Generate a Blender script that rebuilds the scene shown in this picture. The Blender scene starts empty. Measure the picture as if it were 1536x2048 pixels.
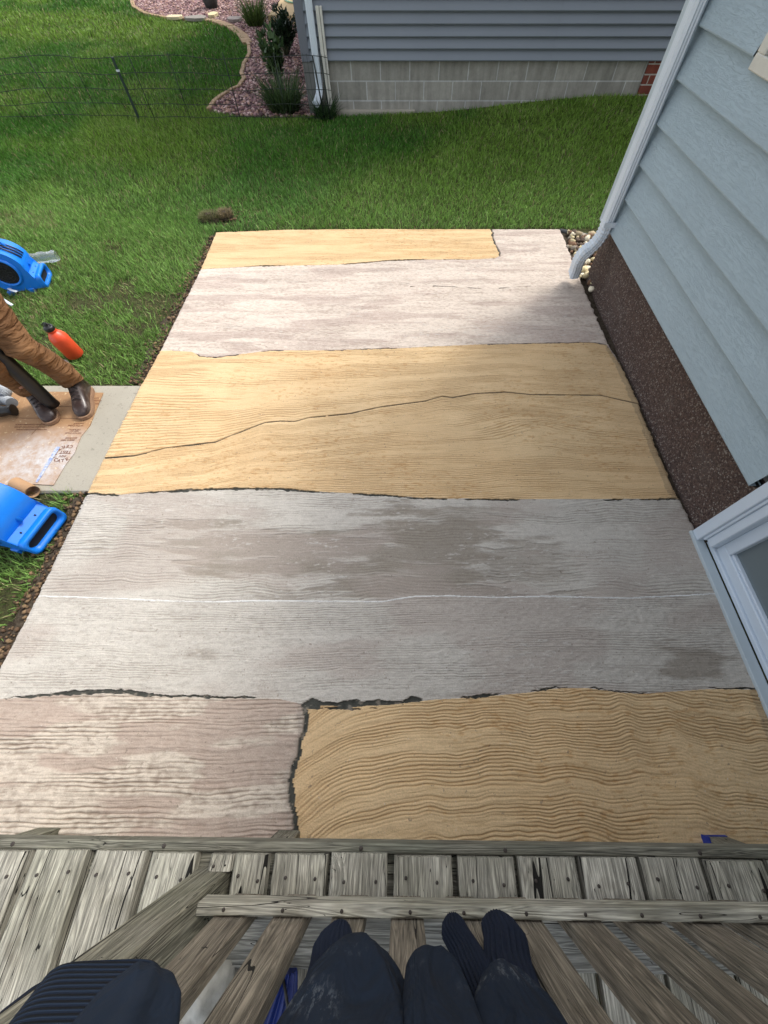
import bpy, bmesh, math, random
import numpy as np
from mathutils import Vector, Matrix
random.seed(7); rng = np.random.default_rng(11)
R = math.radians; PI = math.pi
S = bpy.context.scene
COL = S.collection

# ---------------------------------------------------------------- camera, sky, sun, exposure
H = 1.96                      # eye height above the patio
TH = R(60.6)                  # the camera looks this far below the horizon
SN, CS = math.sin(TH), math.cos(TH)
F, CX, CY = 740.0, 804.0, 1024.0
cam_d = bpy.data.cameras.new('camera'); cam = bpy.data.objects.new('camera', cam_d); COL.objects.link(cam)
cam.location = (0, 0, H); cam.rotation_euler = (PI/2 - TH, 0, 0)
cam_d.sensor_fit = 'VERTICAL'; cam_d.sensor_height = 36; cam_d.sensor_width = 27
cam_d.lens = 36*F/2048; cam_d.shift_x = -(CX-768)/2048
cam_d.clip_start = 0.02; cam_d.clip_end = 600
S.camera = cam
SUN_EL, SUN_AZ = R(52), math.atan2(0.75, 0.66)      # azimuth measured from +Y towards +X
w = bpy.data.worlds.new('World'); S.world = w; w.use_nodes = True
nt = w.node_tree; nt.nodes.clear()
sky = nt.nodes.new('ShaderNodeTexSky'); sky.sky_type = 'NISHITA'; sky.sun_disc = False
sky.sun_elevation = SUN_EL; sky.sun_rotation = SUN_AZ; sky.dust_density = 3.0; sky.air_density = 1.0; sky.ozone_density = 1.0
hs = nt.nodes.new('ShaderNodeHueSaturation'); hs.inputs['Saturation'].default_value = 0.30
bg = nt.nodes.new('ShaderNodeBackground'); bg.inputs[1].default_value = 0.15
ow = nt.nodes.new('ShaderNodeOutputWorld')
nt.links.new(sky.outputs[0], hs.inputs['Color']); nt.links.new(hs.outputs[0], bg.inputs[0]); nt.links.new(bg.outputs[0], ow.inputs[0])
sl = bpy.data.lights.new('sun', 'SUN'); sl.energy = 0.76; sl.angle = R(11); sl.color = (1.0, .95, .86)
so = bpy.data.objects.new('sun', sl); COL.objects.link(so)
sd = Vector((math.sin(SUN_AZ)*math.cos(SUN_EL), math.cos(SUN_AZ)*math.cos(SUN_EL), math.sin(SUN_EL)))
so.rotation_euler = sd.to_track_quat('Z', 'Y').to_euler(); so.location = (6, 6, 12)
S.view_settings.view_transform = 'Standard'; S.view_settings.look = 'None'
S.view_settings.gamma = 1; S.view_settings.exposure = 1.33; S.view_settings.use_curve_mapping = False

# ---------------------------------------------------------------- helpers
def ray(u, v):
    x = (u-CX)/F; y = (CY-v)/F
    return (x, y*SN+CS, y*CS-SN)
def G(u, v, z=0.0):
    d = ray(u, v); t = (z-H)/d[2]
    return (d[0]*t, d[1]*t, z)
def lin(r, g, b):
    return tuple(((c/255)/12.92 if c/255 <= .04045 else ((c/255+.055)/1.055)**2.4) for c in (r, g, b))
def tag(o, label=None, cat=None, group=None, kind=None):
    if label: o['label'] = label
    if cat: o['category'] = cat
    if group: o['group'] = group
    if kind: o['kind'] = kind
    return o
def empty(name, loc=(0, 0, 0), rz=0.0):
    o = bpy.data.objects.new(name, None); o.empty_display_size = .1
    COL.objects.link(o); o.location = loc; o.rotation_euler = (0, 0, rz); return o
def link(name, me, m, parent=None):
    o = bpy.data.objects.new(name, me); COL.objects.link(o)
    if m: me.materials.append(m)
    if parent: o.parent = parent
    return o
def fast_mesh(name, v, loops, starts, totals, m, parent=None, col=None, smooth=False, extra=None):
    me = bpy.data.meshes.new(name)
    me.vertices.add(len(v)); me.vertices.foreach_set('co', np.asarray(v, np.float32).ravel())
    me.loops.add(len(loops)); me.loops.foreach_set('vertex_index', np.asarray(loops, np.int32))
    me.polygons.add(len(starts)); me.polygons.foreach_set('loop_start', np.asarray(starts, np.int32))
    me.polygons.foreach_set('loop_total', np.asarray(totals, np.int32))
    if smooth: me.polygons.foreach_set('use_smooth', np.ones(len(starts), bool))
    me.update(calc_edges=True)
    if col is not None:
        a = me.attributes.new('Col', 'FLOAT_COLOR', 'POINT')
        c = np.ones((len(v), 4), np.float32); c[:, :3] = col; a.data.foreach_set('color', c.ravel())
    me.validate()
    return link(name, me, m, parent)
class MB:
    def __init__(s): s.bm = bmesh.new()
    def box(s, x0, x1, y0, y1, z0, z1, bev=0.0, M=None, seg=1):
        r = bmesh.ops.create_cube(s.bm, size=1)['verts']
        for q in r:
            q.co = Vector(((x0+x1)/2+q.co.x*(x1-x0), (y0+y1)/2+q.co.y*(y1-y0), (z0+z1)/2+q.co.z*(z1-z0)))
        if bev > 0:
            es = list({e for q in r for e in q.link_edges})
            b = bmesh.ops.bevel(s.bm, geom=es, offset=bev, segments=seg, affect='EDGES', profile=.6)
            r = list({q for f in b['faces'] for q in f.verts} | {q for q in r if q.is_valid})
        if M is not None:
            for q in r: q.co = M @ q.co
        return s
    def loft(s, rings, cap=True, closed=True, smooth=True):
        vs = [[s.bm.verts.new(p) for p in rg] for rg in rings]
        n = len(vs[0])
        for a, b in zip(vs[:-1], vs[1:]):
            for i in range(n if closed else n-1):
                j = (i+1) % n
                f = s.bm.faces.new((a[i], a[j], b[j], b[i])); f.smooth = smooth
        if cap and closed:
            s.bm.faces.new(list(reversed(vs[0]))); s.bm.faces.new(vs[-1])
        return s
    def tube(s, pts, r, seg=8, cap=True, smooth=True):
        pts = [Vector(p) for p in pts]; rings = []
        rr = r if isinstance(r, (list, tuple)) else [r]*len(pts)
        up = None
        for i, p in enumerate(pts):
            d = (pts[min(i+1, len(pts)-1)]-pts[max(i-1, 0)]).normalized()
            if up is None: up = Vector((0, 0, 1)) if abs(d.z) < .9 else Vector((0, 1, 0))
            a = d.cross(up).normalized(); b = a.cross(d).normalized(); up = b
            rings.append([p+(a*math.cos(t)+b*math.sin(t))*rr[i] for t in [2*PI*k/seg for k in range(seg)]])
        return s.loft(rings, cap, True, smooth)
    def lathe(s, prof, seg=24, M=None, cap=True):
        rings = []
        for (r, z) in prof:
            rg = [Vector((r*math.cos(2*PI*k/seg), r*math.sin(2*PI*k/seg), z)) for k in range(seg)]
            rings.append([M @ p for p in rg] if M is not None else rg)
        return s.loft(rings, cap)
    def poly(s, pts):
        f = s.bm.faces.new([s.bm.verts.new(p) for p in pts]); return f
    def prism(s, pts, d, bev=0.0):
        """closed outline pts (3D), extruded by vector d"""
        a = [s.bm.verts.new(p) for p in pts]; b = [s.bm.verts.new(Vector(p)+Vector(d)) for p in pts]
        n = len(a)
        fs = [s.bm.faces.new(a), s.bm.faces.new(list(reversed(b)))]
        for i in range(n):
            j = (i+1) % n; fs.append(s.bm.faces.new((a[j], a[i], b[i], b[j])))
        if bev > 0:
            es = list(set(fs[0].edges) | set(fs[1].edges))
            bmesh.ops.bevel(s.bm, geom=es, offset=bev, segments=3, affect='EDGES', profile=.6)
        return s
    def build(s, name, m, parent=None, smooth=None, auto=None):
        bmesh.ops.recalc_face_normals(s.bm, faces=s.bm.faces[:])
        if smooth is not None:
            for f in s.bm.faces: f.smooth = smooth
        me = bpy.data.meshes.new(name); s.bm.to_mesh(me); s.bm.free()
        if auto is not None:
            me.polygons.foreach_set('use_smooth', np.ones(len(me.polygons), bool))
            me.set_sharp_from_angle(angle=R(auto))
        return link(name, me, m, parent)
# lattice noise on numpy arrays
TB = rng.random((256, 256))
def vn(x, y, seed=0):
    x = np.asarray(x, float)+seed*17.31; y = np.asarray(y, float)+seed*7.77
    xi = np.floor(x).astype(int); yi = np.floor(y).astype(int)
    fx = x-xi; fy = y-yi; fx = fx*fx*(3-2*fx); fy = fy*fy*(3-2*fy)
    a = TB[xi & 255, yi & 255]; b = TB[(xi+1) & 255, yi & 255]
    c = TB[xi & 255, (yi+1) & 255]; d = TB[(xi+1) & 255, (yi+1) & 255]
    return (a*(1-fx)+b*fx)*(1-fy)+(c*(1-fx)+d*fx)*fy
def fb(x, y, seed=0, o=4):
    r = 0; am = 1; t = 0
    for i in range(o):
        r = r+am*vn(x*2**i, y*2**i, seed+i*3); t += am; am *= .5
    return r/t
def ss(a, b, x):
    t = np.clip((x-a)/(b-a), 0, 1); return t*t*(3-2*t)
def inpoly(x, y, P):
    c = np.zeros(np.shape(x), bool); n = len(P)
    for i in range(n):
        x0, y0 = P[i][:2]; x1, y1 = P[(i+1) % n][:2]
        if y0 == y1: continue
        k = ((y0 > y) != (y1 > y)) & (x < (x1-x0)*(y-y0)/(y1-y0)+x0)
        c ^= k
    return c

# ---------------------------------------------------------------- materials
class NG:
    def __init__(s, name):
        s.m = bpy.data.materials.new(name); s.m.use_nodes = True
        s.t = s.m.node_tree; s.t.nodes.clear()
        s.out = s.n('ShaderNodeOutputMaterial'); s.b = s.n('ShaderNodeBsdfPrincipled')
        s.l(s.b.outputs[0], s.out.inputs[0])
    def n(s, k, **kw):
        a = s.t.nodes.new(k)
        for q, v in kw.items(): setattr(a, q, v)
        return a
    def l(s, a, b): s.t.links.new(a, b)
    def coord(s, sc=(1, 1, 1), rnd=0.0, kind='Object'):
        c = s.n('ShaderNodeTexCoord'); mp = s.n('ShaderNodeMapping'); mp.inputs['Scale'].default_value = sc
        if rnd:
            oi = s.n('ShaderNodeObjectInfo'); mu = s.n('ShaderNodeMath', operation='MULTIPLY'); mu.inputs[1].default_value = rnd
            s.l(oi.outputs['Random'], mu.inputs[0])
            ad = s.n('ShaderNodeVectorMath', operation='ADD'); s.l(c.outputs[kind], ad.inputs[0]); s.l(mu.outputs[0], ad.inputs[1])
            s.l(ad.outputs[0], mp.inputs[0])
        else: s.l(c.outputs[kind], mp.inputs[0])
        return mp.outputs[0]
    def noise(s, vec, scale, detail=4, rough=.55, dist=0.0):
        a = s.n('ShaderNodeTexNoise'); a.inputs['Scale'].default_value = scale; a.inputs['Detail'].default_value = detail
        a.inputs['Roughness'].default_value = rough; a.inputs['Distortion'].default_value = dist
        s.l(vec, a.inputs['Vector']); return a.outputs['Fac']
    def ramp(s, fac, stops, interp='LINEAR'):
        a = s.n('ShaderNodeValToRGB'); a.color_ramp.interpolation = interp
        e = a.color_ramp.elements
        while len(e) < len(stops): e.new(.5)
        for q, (p, c) in zip(e, stops):
            q.position = p; q.color = (c, c, c, 1) if isinstance(c, (int, float)) else (*c, 1)
        s.l(fac, a.inputs[0]); return a.outputs[0]
    def mix(s, f, a, b, mode='MIX'):
        x = s.n('ShaderNodeMix', data_type='RGBA', blend_type=mode)
        for i, v in ((0, f), (6, a), (7, b)):
            if hasattr(v, 'links') or hasattr(v, 'is_linked'): s.l(v, x.inputs[i])
            elif i == 0: x.inputs[0].default_value = v
            else: x.inputs[i].default_value = (*v, 1)
        return x.outputs[2]
    def math(s, op, a, b=0.0):
        x = s.n('ShaderNodeMath', operation=op)
        for i, v in ((0, a), (1, b)):
            if hasattr(v, 'is_linked'): s.l(v, x.inputs[i])
            else: x.inputs[i].default_value = v
        return x.outputs[0]
    def bump(s, h, strength, dist, prev=None):
        a = s.n('ShaderNodeBump'); a.inputs['Strength'].default_value = strength; a.inputs['Distance'].default_value = dist
        s.l(h, a.inputs['Height'])
        if prev: s.l(prev, a.inputs['Normal'])
        return a.outputs[0]
    def fin(s, col=None, rough=.6, nrm=None, metal=0.0, spec=None):
        if col is not None:
            if hasattr(col, 'is_linked'): s.l(col, s.b.inputs['Base Color'])
            else: s.b.inputs['Base Color'].default_value = (*col, 1)
        if hasattr(rough, 'is_linked'): s.l(rough, s.b.inputs['Roughness'])
        else: s.b.inputs['Roughness'].default_value = rough
        s.b.inputs['Metallic'].default_value = metal
        if spec is not None: s.b.inputs['Specular IOR Level'].default_value = spec
        if nrm is not None: s.l(nrm, s.b.inputs['Normal'])
        return s.m
def simple(name, c, rough=.6, var=.25, vs=6, bump=.15, bs=80, metal=0, bd=.003, c2=None):
    g = NG(name); v = g.coord(rnd=5.0)
    n1 = g.noise(v, vs, 5, .6); c2 = c2 or tuple(q*(1-var) for q in c)
    col = g.mix(g.ramp(n1, [(.3, 0.0), (.7, 1.0)]), c2, c)
    n2 = g.noise(v, bs, 4, .6)
    return g.fin(col, rough, g.bump(n2, bump, bd), metal)
def wood(name, axis, tones, scale=1.0, crack=1.0):
    """weathered timber, grain along the given local axis"""
    g = NG(name)
    sc = {0: (1.6, 34, 34), 1: (34, 1.6, 34), 2: (34, 34, 1.6)}[axis]
    iso = g.coord((1, 1, 1), rnd=37.0)
    st = g.coord(tuple(q*scale for q in sc), rnd=37.0)
    # knots
    ksc = {0: (.55, 1, 1), 1: (1, .55, 1), 2: (1, 1, .55)}[axis]
    kv = g.coord(ksc, rnd=37.0)
    vo = g.n('ShaderNodeTexVoronoi'); vo.inputs['Scale'].default_value = 3.6; g.l(kv, vo.inputs['Vector'])
    kd = vo.outputs['Distance']
    kb = g.ramp(kd, [(.0, 1.0), (.06, .75), (.20, 0.0)], 'EASE')
    off = g.n('ShaderNodeVectorMath', operation='SCALE'); off.inputs[0].default_value = (2.6, 2.6, 2.6); g.l(kb, off.inputs['Scale'])
    ad = g.n('ShaderNodeVectorMath', operation='ADD'); g.l(st, ad.inputs[0]); g.l(off.outputs[0], ad.inputs[1])
    gr = g.noise(ad.outputs[0], 1.0, 2, .5, .6)
    rings = g.math('FRACT', g.math('MULTIPLY', gr, 16.0))
    ringm = g.ramp(rings, [(.0, .35), (.55, 1.0), (.92, .55), (1.0, .35)])
    fine = g.noise(ad.outputs[0], 5.0, 3, .7)
    big = g.noise(iso, 5.0, 4, .6)
    col = g.mix(g.ramp(big, [(.3, 0.0), (.7, 1.0)]), tones[0], tones[1])
    col = g.mix(g.ramp(g.noise(iso, 2.2, 3, .6), [(.45, 0.0), (.75, .6)]), col, tones[2])
    col = g.mix(.75, col, ringm, 'MULTIPLY')
    col = g.mix(.85, col, g.ramp(fine, [(.3, .35), (.62, 1.2)]), 'MULTIPLY')
    st2 = g.ramp(g.noise(iso, 9, 3, .6), [(.62, 0.0), (.78, .6)]); col = g.mix(st2, col, (.10, .08, .055))
    # long drying checks
    c1 = g.noise(ad.outputs[0], 1.5, 1, .4)
    c2 = g.math('ABSOLUTE', g.math('SUBTRACT', c1, .5))
    c3 = g.noise(iso, 4.5, 2, .5)
    thr = g.math('MULTIPLY', g.ramp(c3, [(.40, .25), (.6, 1.0)]), .0036*crack)
    cr = g.math('LESS_THAN', c2, thr)
    lv = g.coord({0: (.55, 17, 17), 1: (17, .55, 17), 2: (17, 17, .55)}[axis], rnd=37.0)
    l1 = g.math('ABSOLUTE', g.math('SUBTRACT', g.noise(lv, 1.0, 1, .3), .5))
    cr = g.math('MAXIMUM', cr, g.math('LESS_THAN', l1, .0046*crack))
    col = g.mix(cr, col, (.012, .011, .009))
    ks = g.ramp(kd, [(.0, 1.0), (.03, .9), (.05, 0.0)])
    col = g.mix(g.math('MULTIPLY', ks, .7), col, tuple(q*.28 for q in tones[1]))
    hh = g.math('SUBTRACT', g.math('ADD', g.math('MULTIPLY', fine, .5), g.math('MULTIPLY', ringm, .6)), g.math('MULTIPLY', cr, 3.0))
    return g.fin(col, .85, g.bump(hh, 1.0, .0028), spec=.25)
W_TOP = ((.30, .28, .22), (.60, .57, .48), (.32, .32, .23))
W_BR = ((.19, .165, .125), (.29, .25, .195), (.22, .175, .13))
W_MID = ((.25, .25, .215), (.33, .33, .30), (.24, .22, .18))
M_PLANK = wood('weathered_plank_wood', 1, W_TOP, 1.0, 1.3)
M_WX = wood('weathered_rail_wood', 0, W_MID, 1.0, .5)
M_WX2 = wood('rim_board_wood', 0, ((.19, .18, .14), (.25, .24, .19), (.17, .19, .14)), 1.0, .5)
M_WXL = wood('pale_rail_wood', 0, W_TOP, 1.0, .6)
M_WZ = wood('brown_baluster_wood', 2, W_BR, 1.1, .35)
M_WZP = wood('grey_post_wood', 2, ((.22, .205, .15), (.32, .30, .24), (.2, .21, .14)), 1.0, .9)
M_NAIL = simple('rusty_nail', (.045, .035, .028), .7, .3, 50, .2)
M_BLUE = simple('blue_moulded_plastic', lin(10, 122, 228), .42, .12, 10, .25, 260, bd=.0008)
M_BLACK = simple('black_plastic', (.012, .012, .013), .4, .3, 20, .1)
M_DARK = simple('dark_interior', (.01, .01, .011), .8, .2, 20, .1)
M_ORANGE = simple('orange_powder_coat', lin(228, 82, 48), .38, .1, 30, .15, 300, bd=.0006)
M_CARD = simple('kraft_cardboard', lin(170, 132, 96), .85, .12, 7, .2, 120)
M_KRAFT2 = simple('cardboard_tube_paper', lin(176, 140, 104), .8, .12, 9, .2, 120)
M_INK = simple('brown_print_ink', lin(112, 66, 44), .8, .1)
M_TAPE = simple('blue_masking_tape', lin(92, 120, 182), .7, .5, 60, .2, c2=lin(205, 208, 214))
M_TAPE2 = simple('dark_blue_tape', lin(18, 45, 140), .6, .2, 20, .2)
M_WHITE = simple('white_painted_metal', lin(205, 214, 222), .4, .07, 5, .05)
M_VINYLW = simple('white_vinyl_frame', lin(200, 212, 224), .35, .05, 4, .05)
M_TRIM = simple('pale_grey_corner_trim', lin(178, 190, 196), .55, .08, 4, .1)
M_GREYHOSE = simple('grey_corrugated_hose', lin(160, 165, 170), .5, .15, 20, .1)
M_POST = simple('dark_green_steel', (.012, .03, .022), .5, .2)
M_WIRE = simple('dark_green_wire', (.008, .016, .010), .6, .2)
M_OLDWHITE = simple('aged_white_plastic', lin(205, 203, 192), .55, .15, 14, .15)
M_SOLE = simple('crepe_boot_sole', lin(150, 118, 92), .8, .25, 30, .3)

def m_patio():
    g = NG('combed_stone_overlay')
    a = g.n('ShaderNodeAttribute', attribute_name='Col')
    v = g.coord()
    n1 = g.noise(v, 160, 5, .65)
    st = g.coord((14, 90, 14)); n2 = g.noise(st, 1.0, 4, .7)
    col = g.mix(.7, a.outputs['Color'], g.ramp(n1, [(.25, .72), (.75, 1.2)]), 'MULTIPLY')
    n4 = g.noise(v, 75, 3, .6); n5 = g.noise(v, 55, 2, .5); big = g.noise(v, 2.3, 4, .6)
    col = g.mix(.5, col, g.ramp(big, [(.3, .84), (.7, 1.1)]), 'MULTIPLY')
    col = g.mix(g.ramp(n4, [(.68, 0.0), (.74, .5)]), col, (.66, .61, .53))
    col = g.mix(g.ramp(n5, [(.26, .55), (.31, 0.0)]), col, (.17, .13, .10))
    col = g.mix(.3, col, g.ramp(n2, [(.3, .8), (.7, 1.12)]), 'MULTIPLY')
    nr = g.bump(n1, .9, .0022); nr = g.bump(n2, .7, .0022, nr)
    return g.fin(col, .9, nr, spec=.2)
M_PATIO = m_patio()
def m_conc(name, c, dark):
    g = NG(name); v = g.coord()
    n1 = g.noise(v, 3, 5, .6); n2 = g.noise(v, 90, 3, .7); n3 = g.noise(v, 34, 2, .5)
    col = g.mix(g.ramp(n1, [(.3, 0.0), (.7, 1.0)]), tuple(q*.86 for q in c), c)
    col = g.mix(g.ramp(n2, [(.3, .7), (.42, 0.0)]), col, dark)
    col = g.mix(g.ramp(n3, [(.28, .6), (.34, 0.0)]), col, tuple(q*.55 for q in c))
    return g.fin(col, .9, g.bump(n2, .5, .003), spec=.2)
M_CONC = m_conc('pitted_grey_concrete', lin(166, 160, 146), (.22, .2, .17))
M_STEP = m_conc('tan_concrete', lin(190, 165, 125), (.3, .25, .18))
M_SLAB = m_conc('old_slab_concrete', (.10, .10, .09), (.04, .04, .04))
def m_siding(name, c, axis, grain=True, zs=13):
    g = NG(name)
    sc = (1, 2.0, zs*1.7) if axis == 1 else (2.6, 1, zs)
    v = g.coord(sc); n = g.noise(v, 2.6, 3, .5, 1.2)
    k = g.math('ABSOLUTE', g.math('SUBTRACT', g.math('FRACT', g.math('MULTIPLY', n, 9.0)), .5))
    h = g.ramp(k, [(.0, 0.0), (.16, 1.0)])
    iso = g.coord(); n1 = g.noise(iso, 1.2, 4, .6)
    col = g.mix(g.ramp(n1, [(.3, 0.0), (.7, 1.0)]), tuple(q*.93 for q in c), c)
    if grain:
        col = g.mix(g.ramp(k, [(.0, .16), (.12, 0.0)]), col, tuple(q*.5 for q in c))
        nr = g.bump(h, .55, .0022)
    else: nr = g.bump(g.noise(iso, 60, 3), .1, .001)
    return g.fin(col, .5, nr, spec=.35)
M_SIDE = m_siding('embossed_blue_grey_siding', (.335, .42, .465), 1)
M_NSIDE = m_siding('slate_grey_siding', (.195, .22, .25), 0, False)
def m_pebble():
    g = NG('brown_pebble_dash'); v = g.coord()
    vo = g.n('ShaderNodeTexVoronoi'); vo.inputs['Scale'].default_value = 130; g.l(v, vo.inputs['Vector'])
    big = g.noise(v, 3.5, 4, .6)
    sp = g.n('ShaderNodeSeparateColor'); g.l(vo.outputs['Color'], sp.inputs[0])
    col = g.ramp(sp.outputs[0], [(0, (.045, .028, .024)), (.5, (.085, .058, .05)), (.85, (.13, .085, .065)), (1, (.26, .23, .2))])
    col = g.mix(g.ramp(big, [(.5, 0.0), (.75, .3)]), col, (.14, .125, .11))
    h = g.math('SUBTRACT', 1.0, vo.outputs['Distance'])
    return g.fin(col, .8, g.bump(h, 1.0, .006), spec=.3)
M_DASH = m_pebble()
def m_block(name, c1, c2, mort, bw, bh, ms, offx=0.0, offz=0.0):
    g = NG(name); tc = g.n('ShaderNodeTexCoord'); sx = g.n('ShaderNodeSeparateXYZ'); g.l(tc.outputs['Object'], sx.inputs[0])
    cb = g.n('ShaderNodeCombineXYZ'); g.l(g.math('ADD', sx.outputs[0], offx), cb.inputs[0]); g.l(g.math('ADD', sx.outputs[2], offz), cb.inputs[1])
    b = g.n('ShaderNodeTexBrick'); g.l(cb.outputs[0], b.inputs['Vector'])
    b.inputs['Color1'].default_value = (*c1, 1); b.inputs['Color2'].default_value = (*c2, 1); b.inputs['Mortar'].default_value = (*mort, 1)
    b.inputs['Scale'].default_value = 1; b.inputs['Brick Width'].default_value = bw; b.inputs['Row Height'].default_value = bh
    b.inputs['Mortar Size'].default_value = ms; b.inputs['Mortar Smooth'].default_value = .2
    v = g.coord(); n = g.noise(v, 14, 4, .7)
    stv = g.coord((7, 1, 1.2)); n2 = g.noise(stv, 1.6, 4, .6)
    col = g.mix(.6, b.outputs['Color'], g.ramp(n, [(.3, .75), (.7, 1.15)]), 'MULTIPLY')
    col = g.mix(.45, col, g.ramp(n2, [(.38, .62), (.6, 1.1)]), 'MULTIPLY')
    nr = g.bump(b.outputs['Fac'], .6, -.004); nr = g.bump(g.noise(v, 120, 3), .4, .002, nr)
    return g.fin(col, .9, nr, spec=.2)
M_BLOCK = m_block('weathered_concrete_block', (.34, .325, .285), (.27, .26, .225), (.46, .46, .44), .424, .196, .008, 0.1, .06)
M_BRICK = m_block('red_brown_brick', (.26, .075, .045), (.17, .05, .035), (.4, .36, .31), .2, .1, .008, 0, .0)
def m_soil(name, c1, c2):
    g = NG(name); v = g.coord(); n = g.noise(v, 30, 6, .7); n2 = g.noise(v, 2, 3)
    col = g.mix(g.ramp(n, [(.35, 0.0), (.65, 1.0)]), c1, c2)
    return g.fin(col, .95, g.bump(n, 1.0, .02), spec=.1)
M_GROUND = m_soil('lawn_soil', (.035, .032, .018), (.075, .085, .03))
M_SOIL = m_soil('dark_soil', (.035, .026, .018), (.10, .08, .058))
def attr_mat(name, rough=.7, transl=0.0, spec=.3):
    g = NG(name); a = g.n('ShaderNodeAttribute', attribute_name='Col')
    g.fin(a.outputs['Color'], rough, spec=spec)
    if transl:
        tr = g.n('ShaderNodeBsdfTranslucent'); g.l(a.outputs['Color'], tr.inputs[0])
        mx = g.n('ShaderNodeMixShader'); mx.inputs[0].default_value = transl
        g.l(g.b.outputs[0], mx.inputs[1]); g.l(tr.outputs[0], mx.inputs[2]); g.l(mx.outputs[0], g.out.inputs[0])
    return g.m
M_GRASS = attr_mat('grass_blades', .55, .25)
M_LEAF = attr_mat('leaves', .45, .2)
M_STONE = attr_mat('stones', .8)

# ---------------------------------------------------------------- ground
def tz(x, y):
    x = np.asarray(x, float); y = np.asarray(y, float)
    base = -.03+.17*ss(.2, 3.2, x)*ss(5.4, 8.0, y)+.05*ss(-2, 1, x)*ss(6.5, 8.1, y)
    return base+.012*(fb(x*.9, y*.9, 3, 2)-.5)*ss(4.7, 5.3, y)
gx = np.unique(np.concatenate([np.linspace(-150, -12, 12), np.linspace(-12, 8, 81), np.linspace(8, 150, 12)]))
gy = np.unique(np.concatenate([np.linspace(-80, -4, 8), np.linspace(-4, 20, 97), np.linspace(20, 300, 14)]))
XX, YY = np.meshgrid(gx, gy)
ZZ = tz(XX, YY)-.004
def grid_faces(nx, ny):
    i = np.arange(nx-1)[None, :]; j = np.arange(ny-1)[:, None]
    a = (j*nx+i).ravel(); return np.stack([a, a+1, a+nx+1, a+nx], 1)
fc = grid_faces(len(gx), len(gy))
o = fast_mesh('ground', np.stack([XX.ravel(), YY.ravel(), ZZ.ravel()], 1), fc.ravel(), np.arange(len(fc))*4, np.full(len(fc), 4), M_GROUND, smooth=True)
tag(o, kind='structure')

# ---------------------------------------------------------------- patio: combed decorative overlay on a slab
PL = [G(u, v)[:2] for u, v in ((432, 465), (402, 537), (320, 702), (284, 767), (207, 917), (175, 985), (75, 1192), (0, 1335))]
PR = [G(u, v)[:2] for u, v in ((1120, 456), (1136, 494), (1160, 556), (1172, 585), (1192, 632), (1219, 690), (1250, 745), (1278, 810), (1310, 890), (1350, 985), (1362, 1004), (1392, 1062), (1405, 1092), (1450, 1195), (1500, 1330), (1525, 1400))]
def interp_x(P):      # X as a function of Y
    P = sorted(P, key=lambda p: p[1]); ys = [p[1] for p in P]; xs = [p[0] for p in P]
    return lambda y: np.interp(y, ys, xs)
PLf = interp_x([(-1.97, -1.0)]+PL); PRf = interp_x([(1.69, -1.0), (1.69, -.2)]+PR)
TOPY = [G(u, v)[:2] for u, v in ((432, 465), (560, 460), (700, 458), (900, 457), (1120, 456))]
def bline(pts):
    P = sorted([G(u, v)[:2] for u, v in pts]); xs = [p[0] for p in P]; ys = [p[1] for p in P]
    return lambda x: np.interp(x, xs, ys)
b1 = bline([(398, 540), (430, 538), (520, 533), (600, 532), (690, 530), (780, 522), (850, 520), (940, 520), (990, 517), (1000, 512), (1160, 512)])
b1x = G(993, 495)[0]
b2 = bline([(300, 703), (345, 702), (385, 705), (400, 713), (430, 716), (470, 711), (540, 702), (640, 702), (800, 697), (950, 690), (1100, 687), (1180, 685), (1212, 690), (1235, 722), (1255, 752)])
bc = bline([(190, 918), (207, 917), (270, 912), (330, 897), (430, 885), (480, 865), (530, 846), (560, 843), (590, 844), (620, 836), (700, 828), (760, 815), (850, 803), (885, 793), (905, 796), (950, 788), (1010, 785), (1060, 790), (1200, 791), (1275, 808)])
b3 = bline([(160, 988), (175, 987), (240, 990), (290, 985), (380, 980), (440, 978), (560, 977), (620, 983), (700, 987), (770, 990), (850, 997), (1000, 999), (1200, 999), (1360, 998)])
bw = bline([(60, 1192), (220, 1197), (350, 1203), (430, 1204), (520, 1202), (640, 1203), (760, 1204), (830, 1193), (900, 1192), (1000, 1195), (1100, 1193), (1250, 1197), (1450, 1187)])
b4 = bline([(-60, 1400), (0, 1398), (60, 1395), (130, 1388), (200, 1385), (260, 1386), (300, 1392), (400, 1395), (560, 1398), (612, 1410), (700, 1413), (780, 1410), (860, 1400), (950, 1395), (1060, 1385), (1110, 1377), (1170, 1376), (1240, 1385), (1280, 1388), (1350, 1383), (1420, 1378), (1560, 1380)])
V4 = [G(u, v)[:2] for u, v in ((610, 1400), (612, 1440), (605, 1480), (592, 1520), (586, 1560), (592, 1610), (598, 1660), (600, 1700))]
v4 = interp_x(V4)
nx, ny = 560, 2500
px = np.linspace(-2.02, 1.80, nx); py = np.linspace(-.75, 4.56, ny)
X, Y = np.meshgrid(px, py)
jit = (fb(X/.05, Y/.05, 21, 3)-.5)
jit2 = (fb(X/.018, Y/.018, 22, 2)-.5)
topy = np.interp(X, [p[0] for p in TOPY], [p[1] for p in TOPY])
inside = (X > PLf(Y)+jit*.012) & (X < PRf(Y)+jit*.03) & (Y < topy+jit*.02)
d1 = Y-b1(X); d2 = Y-b2(X); dc = Y-bc(X); d3 = Y-b3(X); d4 = Y-b4(X); dw = Y-bw(X)
b1xx = b1x+.014*np.sin((Y-3.9)*9)+jit*.03
dv4 = X-v4(Y)+.03*(fb(Y/.06, X*0, 79, 3)-.5)
reg = np.zeros(X.shape, int)                       # 0 pink band, 1 top yellow, 2 upper yellow, 3 lower yellow, 4 grey far half, 5 grey near half, 6 pink near, 7 yellow near
reg[(d1 > 0) & (X < b1xx)] = 1
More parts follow.
